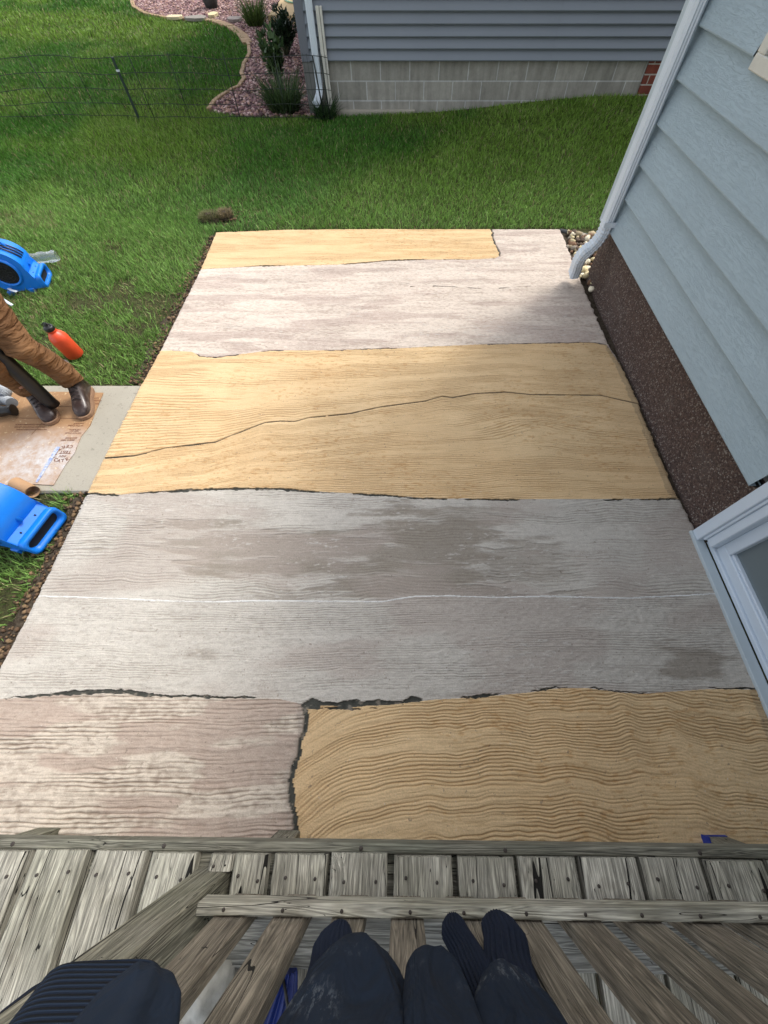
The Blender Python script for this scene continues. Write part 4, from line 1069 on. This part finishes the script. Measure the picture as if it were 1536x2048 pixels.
# ---------------------------------------------------------------- things lying on the deck behind the balusters
def blobby(name, loc, sc, m, seed, fold=.3, sub=4, freq=2.2):
    bm = bmesh.new(); bmesh.ops.create_icosphere(bm, subdivisions=sub+1, radius=1)
    for q_ in bm.verts:
        p = q_.co; k = 1+fold*(float(fb(p.x*freq+seed, p.y*freq+p.z*freq*.7, seed, 3))-.5)*1.6
        f2 = 1+.10*math.sin(9*p.x+5*p.y+seed)+.05*math.sin(17*p.y-9*p.x)
        q_.co = Vector((p.x*sc[0]*k, p.y*sc[1]*k, max(p.z*sc[2]*k*f2, -sc[2]*.5)))
    for f in bm.faces: f.smooth = True
    me = bpy.data.meshes.new(name); bm.to_mesh(me); bm.free()
    o = link(name, me, m); o.location = loc; return o
M_RAG = simple('grey_white_towelling', lin(185, 184, 176), .95, .45, 14, .6, 160, bd=.004)
M_RAG2 = simple('tan_towelling', lin(160, 150, 128), .95, .4, 12, .6, 160, bd=.004)
q = G(405, 2010, DZ+.05); o = blobby('rag', (q[0]-.01, q[1]-.01, DZ+.035), (.075, .085, .05), M_RAG, 5, .5); tag(o, 'crumpled grey white rag on the deck behind the two leftmost balusters', 'rag', 'rags on the deck')
q = G(525, 2040, DZ+.04); o = blobby('rag', (q[0], q[1]-.01, DZ+.03), (.045, .05, .04), M_RAG2, 8, .5); tag(o, 'small tan rag on the deck beside the blue pleated bundle', 'rag', 'rags on the deck')
bn = empty('blue_bundle', G(560, 1985, DZ)[:3]); tag(bn, 'royal blue pleated cloth bundle with beaded cord on the deck beside the smeared sleeve', 'cloth')
rings = []
for i in range(24):
    t = i/23; r_ = .018+.016*math.sin(t*PI)
    rings.append([Vector(((r_*(1+.16*math.cos(11*a)))*math.cos(a)*1.0+.02-.035*t, .05-.13*t+.0*a, .045+(r_*(1+.16*math.cos(11*a)))*math.sin(a)*.9)) for a in np.linspace(0, 2*PI, 132, endpoint=False)])
mb = MB(); mb.loft(rings); mb.build('pleated_cloth', simple('royal_blue_nylon', lin(20, 42, 112), .4, .35, 30, .2), bn)
mb = MB()
for k in range(16):
    a = k*.35; mb.lathe([(.0005, -.003), (.003, 0), (.0005, .003)], 8, Matrix.Translation((-.005+.018*math.cos(a), -.035-.0035*k, .095+.006*math.sin(a))))
mb.build('beaded_cord', simple('white_bead', lin(190, 190, 180), .5, .1), bn)
mb = MB(); mb.tube([(.01, .05, .05), (.03, .03, .08), (.045, -.02, .07), (.05, -.07, .03)], .003, 6); mb.build('cord', M_BLACK, bn)

# ---------------------------------------------------------------- air movers
def make_blower():
    root = empty('air_mover', (0, 0, 0)); W_ = .135
    mb = MB()
    pts = [(.0, 0, .012), (.215, 0, .012), (.215, 0, .118), (.175, 0, .155)]
    for a in np.linspace(R(8), R(262), 34): pts.append((.185*math.cos(a)*1.03, 0, .20+.185*math.sin(a)))
    mb.prism([(x, -W_, z) for x, y, z in pts], (0, 2*W_, 0), .018); mb.build('housing', M_BLUE, root, auto=35)
    # outlet lip
    def rr(x, hy, z0, z1, r=.035):
        o = []; cy, cz = 0, (z0+z1)/2; hz = (z1-z0)/2; r = min(r, hz*.98)
        for (sy, sz, a0) in ((1, 1, 0), (-1, 1, 90), (-1, -1, 180), (1, -1, 270)):
            for k in range(7):
                a = R(a0+k*15); o.append(Vector((x, sy*(hy-r)+r*math.cos(a), cz+sz*(hz-r)+r*math.sin(a))))
        return o
    mb = MB(); mb.loft([rr(.200, W_-.002, .016, .12), rr(.215, W_+.004, .008, .132), rr(.250, W_+.006, .006, .138), rr(.258, W_+.002, .010, .134), rr(.257, W_-.010, .030, .112), rr(.227, W_-.020, .036, .106)], cap=False)
    mb.build('outlet', M_BLUE, root)
    mb = MB(); mb.loft([rr(.217, W_-.02, .036, .106), rr(.227, W_-.019, .036, .106)]); mb.build('outlet_interior', M_DARK, root)
    for s in (-1, 1):
        R2 = Matrix.Translation((0, s*W_, .20)) @ Matrix.Rotation(-s*PI/2, 4, 'X')
        mb = MB(); mb.lathe([(.105, -.004), (.105, .012), (.114, .020), (.126, .014), (.13, -.004)], 40, R2, cap=False); ring = mb.build('inlet', M_BLUE, root)
        mb = MB(); mb.lathe([(.104, -.001), (.104, .003)], 40, R2); mb.build('impeller', M_DARK, ring)
        mb = MB()
        for k in range(10):
            a = k*PI/5; mb.tube([R2 @ Vector((.02*math.cos(a), .02*math.sin(a), .012)), R2 @ Vector((.106*math.cos(a), .106*math.sin(a), .010))], .0022, 5)
        for r_ in (.03, .055, .08): mb.tube([R2 @ Vector((r_*math.cos(a), r_*math.sin(a), .012)) for a in np.linspace(0, 2*PI, 28)], .0018, 5)
        mb.build('grille', M_BLACK, ring)
    mb = MB(); mb.tube([(-.10, 0, .33), (-.10, 0, .405), (-.06, 0, .428), (.04, 0, .428), (.10, 0, .40), (.12, 0, .325)], .014, 10); mb.build('handle', M_BLUE, root, smooth=True)
    for x_ in (-.1, .1):
        for y_ in (-W_-.012, W_-.03):
            mb = MB(); mb.box(x_-.03, x_+.03, y_, y_+.042, -.012, .03, .006); mb.build('foot', M_BLUE, root)
    mb = MB(); mb.tube([(.12, -.03, .31), (.14, 0, .272), (.19, .0, .175)], .012, 8); mb.build('latch', M_BLUE, root)
    for x_, y_ in ((.195, -.06), (.195, .06)):
        mb = MB(); mb.lathe([(.005, -.004), (.005, .004)], 10, Matrix.Translation((x_, y_, .137))); mb.build('bolt', M_DARK, root)
    return root
bl = make_blower(); bl.location = (-2.28, 1.0, -.012); bl.rotation_euler = (0, 0, R(-12)); bl.scale = (.95, .95, .95)
tag(bl, 'blue plastic air mover standing at the left edge of the patio beside the grey band', 'air mover', 'blue air movers on the lawn')
b2_ = bl.copy(); COL.objects.link(b2_); b2_['label'] = 'blue plastic air mover with black cord wound on top, far out on the lawn'
for ch in list(bl.children):
    c_ = ch.copy(); COL.objects.link(c_); c_.parent = b2_
    for gch in ch.children:
        d_ = gch.copy(); COL.objects.link(d_); d_.parent = c_
b2_.location = (-3.53, 3.55, -.02); b2_.rotation_euler = (0, 0, R(16)); b2_.scale = (.88, .88, .88)
mb = MB()
for k in range(3):
    mb.tube([(.20*math.cos(a), -.05+.045*k+.012*math.sin(a*5), .20+(.197)*math.sin(a)) for a in np.linspace(R(20), R(165), 22)], .007, 6)
mb.build('power_cord', M_BLACK, b2_)
# clear plastic sheet leaning behind it
g = NG('clear_plastic'); g.b.inputs['Transmission Weight'].default_value = .75; g.b.inputs['Alpha'].default_value = .8; M_CLEAR = g.fin((.8, .85, .85), .12)
pc_ = G(62, 510, .1); mb = MB(); rings = []
for t in np.linspace(0, 1, 16):
    x_ = -.17+.36*t; rings.append([Vector((x_, .03*math.sin(a)+.05*t*.6, .06+.045*math.cos(a)*(1+.15*math.sin(t*20+a*3)))) for a in np.linspace(0, 2*PI, 18, endpoint=False)])
mb.loft(rings, cap=False); o = mb.build('plastic_bag', M_CLEAR); o.location = (pc_[0], pc_[1], .0); o.rotation_euler = (0, 0, R(12))
tag(o, 'clear plastic sleeve lying on the grass behind the far air mover', 'plastic bag')
for (pts, lb) in (([(2, 566), (14, 575), (24, 581), (34, 584)], 'white plastic strap lying on the grass below the far air mover'), ([(-10, 592), (4, 598), (14, 604), (25, 611)], 'white plastic strap on the grass beside the worker')):
    mb = MB(); pp = [Vector(G(u, v, .03)) for u, v in pts]
    mb.loft([[p+Vector((-.008, -.008, 0)), p+Vector((.008, .008, .002)), p+Vector((.008, .008, .005)), p+Vector((-.008, -.008, .003))] for p in pp])
    tag(mb.build('plastic_strap', M_WHITE), lb, 'strap', 'white straps on the grass')

# ---------------------------------------------------------------- orange bottle
q = G(150, 708, 0); bt = empty('water_bottle', (q[0], q[1], -.012)); bt.rotation_euler = (R(2), R(-3), 0)
tag(bt, 'orange metal water bottle with black cap standing on the lawn', 'water bottle')
mb = MB(); mb.lathe([(.052, 0), (.060, .004), (.064, .012), (.064, .155), (.061, .172), (.048, .195), (.036, .208), (.031, .212), (.031, .220), (.034, .222), (.034, .228), (.028, .232)], 40); mb.build('body', M_ORANGE, bt)
mb = MB(); mb.lathe([(.032, .226), (.035, .230), (.035, .250), (.031, .257), (.016, .259), (.013, .264), (.013, .276), (.008, .28)], 28); mb.build('cap', M_BLACK, bt)
mb = MB(); mb.tube([(-.026, 0, .250), (-.027, 0, .274), (0, 0, .288), (.027, 0, .274), (.026, 0, .250)], .004, 8); mb.build('carry_loop', M_BLACK, bt)

# ---------------------------------------------------------------- cardboard on the sidewalk
cb = [G(u, v, .0)[:2] for u, v in ((205, 784), (196, 806), (178, 850), (160, 872), (147, 905), (128, 930), (105, 969), (60, 967), (0, 969))]
cb = cb+[(cb[-1][0]-.9, cb[-1][1]), (cb[-1][0]-.75, 2.0), (-2.9, 2.13), (-2.6, 2.14)]
card = empty('cardboard_sheet', (cb[0][0]-.4, 1.7, 0)); tag(card, 'flattened brown cardboard box with white powder and printing under the worker', 'cardboard')
bpy.context.view_layer.update()
def m_dusty():
    g = NG('dusty_cardboard'); v = g.coord()
    c = lin(168, 132, 98); n1 = g.noise(v, 3.0, 5, .65); n2 = g.noise(v, 45, 4, .7); n3 = g.noise(v, 14, 5, .75)
    # white powder settled around one spot
    dsp_ = g.n('ShaderNodeVectorMath', operation='DISTANCE'); mp = g.coord((.75, 1.3, 1), kind='Object'); g.l(mp, dsp_.inputs[0]); dsp_.inputs[1].default_value = (-2.36*.75, 1.50*1.3, 0)
    near = g.ramp(dsp_.outputs['Value'], [(.0, 1.0), (.12, .8), (.42, 0.0)])
    pw = g.math('MULTIPLY', near, g.ramp(n3, [(.34, .25), (.62, 1.0)]))
    col = g.mix(g.ramp(n1, [(.35, 0.0), (.7, 1.0)]), tuple(q*.85 for q in c), c)
    col = g.mix(g.ramp(n2, [(.60, 0.0), (.68, .8)]), col, lin(214, 192, 150))
    col = g.mix(pw, col, lin(196, 198, 200))
    return g.fin(col, .9, g.bump(n3, .4, .003), spec=.15)
mb = MB(); mb.prism([(x, y, -.011) for x, y in cb], (0, 0, .005)); bpy.context.view_layer.update()
M_DCARD = m_dusty(); o = mb.build('board', M_DCARD); o.parent = card; o.matrix_parent_inverse = card.matrix_world.inverted()
# creases
mb = MB()
for a, b in (((30, 835), (178, 836)), ((80, 811), (170, 812)), ((83, 845), (62, 868))):
    A, B_ = Vector(G(*a)), Vector(G(*b)); d = (B_-A).normalized(); s_ = Vector((-d.y, d.x, 0))*.002
    mb.poly([A-s_+Vector((0, 0, -.0045)), A+s_+Vector((0, 0, -.0045)), B_+s_+Vector((0, 0, -.0045)), B_-s_+Vector((0, 0, -.0045))])
o = mb.build('crease', simple('crease_brown', lin(125, 92, 66), .9)); o.parent = card; o.matrix_parent_inverse = card.matrix_world.inverted()
def text_mesh(items, name, mt, parent, z):
    """items: (string, x, y, rot, size); all joined into one printed mesh"""
    bm = bmesh.new()
    for s, x, y, rot, size in items:
        cu = bpy.data.curves.new('t', 'FONT'); cu.body = s; cu.size = size; cu.align_x = 'CENTER'; cu.align_y = 'CENTER'; cu.offset = size*.012
        ob = bpy.data.objects.new('t', cu); COL.objects.link(ob); bpy.context.view_layer.update()
        me = ob.evaluated_get(bpy.context.evaluated_depsgraph_get()).to_mesh().copy(); bpy.data.objects.remove(ob)
        me.transform(Matrix.Translation((x, y, z)) @ Matrix.Rotation(rot, 4, 'Z')); bm.from_mesh(me); bpy.data.meshes.remove(me)
    me = bpy.data.meshes.new(name); bm.to_mesh(me); bm.free()
    o = link(name, me, mt); o.parent = parent; o.matrix_parent_inverse = parent.matrix_world.inverted(); return o
sc_ = G(127, 906); items = []; rS = .062
word = 'CERTIFICATE'
for i, chh in enumerate(word):
    a = R(70+i*24); items.append((chh, sc_[0]+rS*math.cos(a), sc_[1]+rS*math.sin(a), a+PI/2, .036))
items += [('TEST', sc_[0]+.004, sc_[1]+.012, PI, .036), ('INN', sc_[0], sc_[1]-.022, PI, .026)]
for (u, v, s, z_) in ((165, 846, 'HANDLE', .018), (159, 850, 'WITH CARE', .020), (158, 858, 'THIS SIDE UP', .014), (156, 861, 'KEEP DRY', .014), (154, 865, 'DO NOT STACK', .015), (150, 875, 'BOX MADE', .016), (143, 879, 'MEETS TEST', .018)):
    p = G(u, v); items.append((s, p[0]-.03, p[1], PI, z_))
for (u, v, s) in ((188, 795, 'LOT NO'), (190, 800, 'GROSS WT'), (187, 806, 'SIZE LIMIT')):
    p = G(u, v); items.append((s, p[0], p[1], PI, .018))
for (u, v) in ((60, 848), (58, 853), (62, 858)):
    p = G(u, v); items.append(('PACKING STANDARD GRADE', p[0], p[1], PI, .016))
for it in items: text_mesh([it], 'printing', M_INK, card, -.0045)
mb = MB(); A, B_ = Vector(G(72, 964)), Vector(G(116, 893)); n = 14; rs = []
for i in range(n+1):
    t = i/n; p = A.lerp(B_, t); d = (B_-A).normalized(); s_ = Vector((-d.y, d.x, 0))*(.004+.006*t+.003*abs(math.sin(t*9))+.002*random.random())
    rs.append([p-s_+Vector((0, 0, -.0035)), p+s_+Vector((0, 0, -.0015))])
mb.loft(rs, closed=False)
o = mb.build('masking_tape', M_TAPE); o.parent = card; o.matrix_parent_inverse = card.matrix_world.inverted()
# short brown paper tube
q = G(48, 975, .03); mb = MB(); M_ = Matrix.Translation((q[0], q[1]+.0, .028)) @ Matrix.Rotation(R(-25), 4, 'Z') @ Matrix.Rotation(PI/2, 4, 'Y')
mb.lathe([(.040, -.075), (.040, .075), (.036, .075), (.036, -.075), (.040, -.075)], 28, M_, cap=False)
tag(mb.build('cardboard_tube', M_KRAFT2), 'short brown cardboard tube between the cardboard sheet and the near air mover', 'cardboard tube')

# ---------------------------------------------------------------- grey hose
mb = MB(); hp = [Vector(G(u, v, z_)) for u, v, z_ in ((24, 806, .05), (12, 800, .05), (-4, 801, .05), (-40, 800, .05), (-60, 780, .05), (-30, 768, .05), (-6, 772, .07), (10, 783, .08), (4, 790, .08))]
pts = []; rad = []
for i in range(240):
    t = i/239*(len(hp)-1); k = min(int(t), len(hp)-2); f_ = t-k
    p0 = hp[max(k-1, 0)]; p1 = hp[k]; p2 = hp[k+1]; p3 = hp[min(k+2, len(hp)-1)]
    pts.append(.5*((2*p1)+(-p0+p2)*f_+(2*p0-5*p1+4*p2-p3)*f_**2+(-p0+3*p1-3*p2+p3)*f_**3)); rad.append(.032+(.004 if i % 4 < 2 else -.003))
mb.tube(pts, rad, 14); hs_ = empty('vacuum_hose', pts[0]); tag(hs_, 'grey corrugated vacuum hose with black nozzle at the worker\'s feet', 'hose')
bpy.context.view_layer.update()
o = mb.build('hose', M_GREYHOSE); o.parent = hs_; o.matrix_parent_inverse = hs_.matrix_world.inverted()
a = Vector(G(28, 820, .04)); b = Vector(G(-20, 824, .05)); mb = MB(); mb.tube([b, b.lerp(a, .4), b.lerp(a, .7), a], [.035, .04, .03, .04], 14)
o = mb.build('nozzle', M_BLACK); o.parent = hs_; o.matrix_parent_inverse = hs_.matrix_world.inverted()

# ---------------------------------------------------------------- worker
def skin(name, V, E, Rr, sub=2, root=0):
    me = bpy.data.meshes.new(name); me.from_pydata([tuple(v) for v in V], E, []); ob = bpy.data.objects.new(name, me); COL.objects.link(ob)
    sk = ob.modifiers.new('s', 'SKIN'); sk.use_smooth_shade = True
    for i, r_ in enumerate(Rr):
        d = me.skin_vertices[0].data[i]; d.radius = (r_, r_) if not isinstance(r_, tuple) else r_; d.use_root = (i == root)
    sb = ob.modifiers.new('b', 'SUBSURF'); sb.levels = sub; sb.render_levels = sub
    bpy.context.view_layer.update()
    m2 = bpy.data.meshes.new_from_object(ob.evaluated_get(bpy.context.evaluated_depsgraph_get())); bpy.data.objects.remove(ob)
    m2.polygons.foreach_set('use_smooth', np.ones(len(m2.polygons), bool)); m2.name = name
    return m2
AR, KR, HR = Vector((-2.315, 2.065, .10)), Vector((-2.345, 2.00, .50)), Vector((-2.40, 2.10, .90))
AL, KL, HL = Vector((-2.585, 1.985, .10)), Vector((-2.50, 1.87, .49)), Vector((-2.57, 2.06, .90))
PV_ = (HR+HL)/2+Vector((0, 0, .03)); CH = PV_+Vector((-.02, -.10, .36)); NK = CH+Vector((0, -.05, .17)); HD = NK+Vector((0, -.05, .16))
M_SKIN = simple('skin', lin(200, 150, 125), .55, .12, 20, .1)
V = [PV_, CH, NK, NK+Vector((0, -.01, .06)), HD+Vector((0, -.02, -.04)), HD+Vector((0, -.01, .05)), HR, KR, AR+Vector((0, .0, .02)), HL, KL, AL+Vector((0, 0, .02)),
     CH+Vector((.19, 0, .08)), CH+Vector((.24, -.05, -.20)), Vector((-2.37, 1.86, .93)), CH+Vector((-.19, 0, .08)), CH+Vector((-.26, -.06, -.20)), Vector((-2.56, 1.84, .99))]
E = [(0, 1), (1, 2), (2, 3), (3, 4), (4, 5), (0, 6), (6, 7), (7, 8), (0, 9), (9, 10), (10, 11), (2, 12), (12, 13), (13, 14), (2, 15), (15, 16), (16, 17)]
Rr = [.12, .15, .06, .055, .085, .085, .06, .038, .03, .06, .038, .03, .06, .042, .03, .06, .042, .03]
# fingers: five short chains per hand, closing around the blower tube
for hand, sgn in ((14, -1), (17, 1)):
    base = V[hand]; tgt = Vector((-2.45, 1.90, base.z-.03))
    pi_ = len(V); palm = base+(tgt-base)*.45+Vector((0, -.02, -.02)); V.append(palm); E.append((hand, pi_)); Rr.append(.028)
    for k in range(5):
        zz = .03-.018*k; s_ = (tgt-palm).normalized()
        a = palm+s_*.03+Vector((0, -.03, zz)); b = a+s_*(.03 if k else .015)+Vector((0, .0, .0)); c_ = b+s_*.01+Vector((0, .03, 0))
        i0 = len(V); V += [a, b, c_]; E += [(pi_, i0), (i0, i0+1), (i0+1, i0+2)]; Rr += [.010, .009, .008]
me = skin('person', V, E, Rr)
person = link('person', me, M_SKIN)
tag(person, 'worker in tan canvas work trousers and brown leather boots standing on the cardboard', 'person')
def addp(me_or_mb, name, mt):
    o = link(name, me_or_mb, mt) if isinstance(me_or_mb, bpy.types.Mesh) else me_or_mb.build(name, mt)
    o.parent = person; return o
g = NG('tan_canvas'); v = g.coord(); n1 = g.noise(v, 7, 5, .6); n2 = g.noise(v, 260, 3, .7); wv = g.coord((6, 6, 22)); n3 = g.noise(wv, 1.2, 3, .5, .8)
col_ = g.mix(g.ramp(n1, [(.3, 0.0), (.7, 1.0)]), lin(96, 68, 46), lin(138, 103, 72)); M_TAN = g.fin(g.mix(.3, col_, g.ramp(n2, [(.3, .7), (.7, 1.2)]), 'MULTIPLY'), .9, g.bump(n2, .3, .001, g.bump(n3, 1.0, .05)), spec=.15)
# trousers: lofted legs with folds stacking at the ankle, joined at the seat
def trouser_leg(A_, K_, H_, seed, mb):
    rings = []; n = 90; seg = 40
    ctrl = [(A_+Vector((0, .01, .05)), .078), (A_+Vector((0, .005, .12)), .083), (A_.lerp(K_, .5)+Vector((0, .012, .05)), .088), (K_+Vector((0, .0, -.02)), .098), (K_.lerp(H_, .5)+Vector((0, .01, 0)), .112), (H_+Vector((0, .01, .0)), .125), (PV_*.6+H_*.4+Vector((0, 0, .10)), .13)]
    for i in range(n+1):
        t = i/n*(len(ctrl)-1); k = min(int(t), len(ctrl)-2); f_ = t-k
        p = ctrl[k][0].lerp(ctrl[k+1][0], f_); r_ = ctrl[k][1]*(1-f_)+ctrl[k+1][1]*f_
        low = math.exp(-(p.z-.15)/.10) if p.z > .15 else 1.0
        rg = []
        for s in range(seg):
            th = 2*PI*s/seg; q1 = float(vn(math.cos(th)*1.2+seed, math.sin(th)*1.2+p.z*9, seed))-.5
            q2 = math.sin(p.z*70+3.2*math.cos(th+seed)+seed+5*float(vn(math.cos(th)*1.5, p.z*6+math.sin(th), seed+9)))*(1.3*max(float(vn(math.cos(th)*1.4+seed, p.z*11+math.sin(th), seed+4))-.35, 0))
            amp_ = .009+.010*low; kn = .006*math.exp(-((p.z-.42)/.07)**2)
            rr_ = r_*.88*(1+.2*q1)+q2*(amp_*.55+kn)
            rg.append(p+Vector((rr_*math.cos(th)*.96, rr_*math.sin(th)*1.04, .012*math.sin(th*2+seed)*low)))
        rings.append(rg)
    mb.loft(rings)
mb = MB(); trouser_leg(AR, KR, HR, 3, mb); trouser_leg(AL, KL, HL, 7, mb); addp(mb, 'trousers', M_TAN)
mj = skin('shirt', [PV_+Vector((0, 0, .05)), CH, NK-Vector((0, 0, .03)), CH+Vector((.19, 0, .08)), CH+Vector((.24, -.05, -.18)), CH+Vector((-.19, 0, .08)), CH+Vector((-.26, -.06, -.18))], [(0, 1), (1, 2), (2, 3), (3, 4), (2, 5), (5, 6)], [.165, .17, .085, .082, .06, .082, .06])
addp(mj, 'shirt', simple('dark_green_shirt', (.04, .05, .045), .9, .2))
bm = bmesh.new(); bmesh.ops.create_icosphere(bm, subdivisions=3, radius=.105)
for q_ in bm.verts: q_.co = Vector((q_.co.x*.92, q_.co.y*1.05+.012, max(q_.co.z, -.02-.05*(q_.co.y > 0))))+HD+Vector((0, 0, .045))
me = bpy.data.meshes.new('hair'); bm.to_mesh(me); bm.free(); addp(me, 'hair', simple('brown_hair', (.04, .025, .015), .8, .3, 40, .5))
mb = MB(); fc_ = HD+Vector((0, -.095, 0))
for s in (-1, 1): mb.lathe([(.001, -.008), (.012, 0), (.001, .008)], 10, Matrix.Translation(fc_+Vector((s*.033, .004, .0))))
addp(mb, 'eyes', M_BLACK)
mb = MB(); mb.tube([fc_+Vector((0, -.0, .01)), fc_+Vector((0, -.02, -.03)), fc_+Vector((0, 0, -.04))], [.008, .014, .008], 8); mb.tube([fc_+Vector((-.022, .0, -.065)), fc_+Vector((0, -.008, -.067)), fc_+Vector((.022, .0, -.065))], [.003, .006, .003], 8)
for s in (-1, 1): mb.tube([HD+Vector((s*.09, .0, .02)), HD+Vector((s*.10, .01, .0)), HD+Vector((s*.09, .0, -.03))], [.008, .014, .008], 8)
addp(mb, 'face', M_SKIN)
def m_leather():
    g = NG('brown_boot_leather'); v = g.coord(); n1 = g.noise(v, 16, 4, .6); n2 = g.noise(v, 5, 3)
    col = g.mix(g.ramp(n1, [(.5, 0.0), (.68, .7)]), (.035, .020, .016), (.17, .13, .11))
    return g.fin(col, g.ramp(n2, [(.4, .28), (.6, .5)]), g.bump(n1, .4, .004), spec=.5)
M_LEATH = m_leather()
def boot(ank, heading):
    M_ = Matrix.Translation((ank.x, ank.y, -.004)) @ Matrix.Rotation(heading, 4, 'Z')     # local +X = toe direction
    S_ = [(-.085, .030, .075, .012), (-.075, .040, .11, .012), (-.04, .046, .175, .012), (.0, .048, .19, .012), (.04, .046, .16, .012), (.085, .047, .118, .012), (.13, .052, .092, .012), (.17, .052, .078, .012), (.20, .044, .062, .012), (.215, .030, .045, .014), (.222, .012, .03, .018)]
    mb = MB(); rings = []
    for x_, hw, top, bot in S_:
        rg = []
        for s in range(20):
            a = 2*PI*s/20; c_, s2 = math.cos(a), math.sin(a)
            sq = 1.0/max(abs(c_)**3+abs(s2)**3, .001)**(1/3)
            rg.append(M_ @ Vector((x_, hw*c_*(sq*.6+.4), bot+(top-bot)*(.5+.5*s2*(sq*.5+.5)))))
        rings.append(rg)
    mb.loft(rings)
    # ankle shaft
    rings = []
    for z_, r_ in ((.10, .055), (.15, .052), (.20, .055), (.26, .058)):
        rings.append([M_ @ Vector((-.03+r_*1.1*math.cos(a), r_*.9*math.sin(a), z_)) for a in np.linspace(0, 2*PI, 20, endpoint=False)])
    mb.loft(rings); bo = addp(mb, 'boot', M_LEATH)
    mb = MB(); o1 = []
    for x_, y_ in ((-.092, 0), (-.085, .034), (-.05, .044), (.03, .043), (.10, .053), (.16, .058), (.205, .048), (.228, .025), (.234, 0), (.228, -.025), (.205, -.048), (.16, -.058), (.10, -.053), (.03, -.043), (-.05, -.044), (-.085, -.034)):
        o1.append(M_ @ Vector((x_, y_, .0)))
    mb.prism(o1, (0, 0, .026), .004); so_ = mb.build('sole', M_SOLE); so_.parent = bo
    mb = MB()
    for k in range(5):
        x_ = .035+.022*k; z_ = .158-.014*k; mb.tube([M_ @ Vector((x_, -.028, z_-.008)), M_ @ Vector((x_, 0, z_+.004)), M_ @ Vector((x_+.008, .028, z_-.008))], .0025, 5)
    la = mb.build('laces', M_DARK); la.parent = bo
boot(AR+Vector((0, .01, 0)), R(-72)); boot(AL+Vector((0, .01, 0)), R(-52))
# black blower tube held between the legs
mb = MB(); base = Vector((-2.455, 1.935, .06)); 
mb.tube([base, base+Vector((0, .0, .04)), base+Vector((.005, 0, .4)), base+Vector((.01, -.02, .9))], [.043, .041, .045, .047], 28)
lb_ = empty('leaf_blower', base); tag(lb_, 'black leaf blower tube held upright between the worker\'s legs', 'leaf blower'); bpy.context.view_layer.update()
o = mb.build('tube', M_BLACK); o.parent = lb_; o.matrix_parent_inverse = lb_.matrix_world.inverted()
mb = MB(); c_ = base+Vector((.01, -.02, .98)); mb.box(c_.x-.08, c_.x+.08, c_.y-.10, c_.y+.10, c_.z-.09, c_.z+.09, .03, seg=3); mb.tube([c_+Vector((0, -.06, .08)), c_+Vector((0, -.05, .15)), c_+Vector((0, .05, .15)), c_+Vector((0, .07, .08))], .015, 8)
o = mb.build('motor_housing', M_BLACK, auto=40); o.parent = lb_; o.matrix_parent_inverse = lb_.matrix_world.inverted()
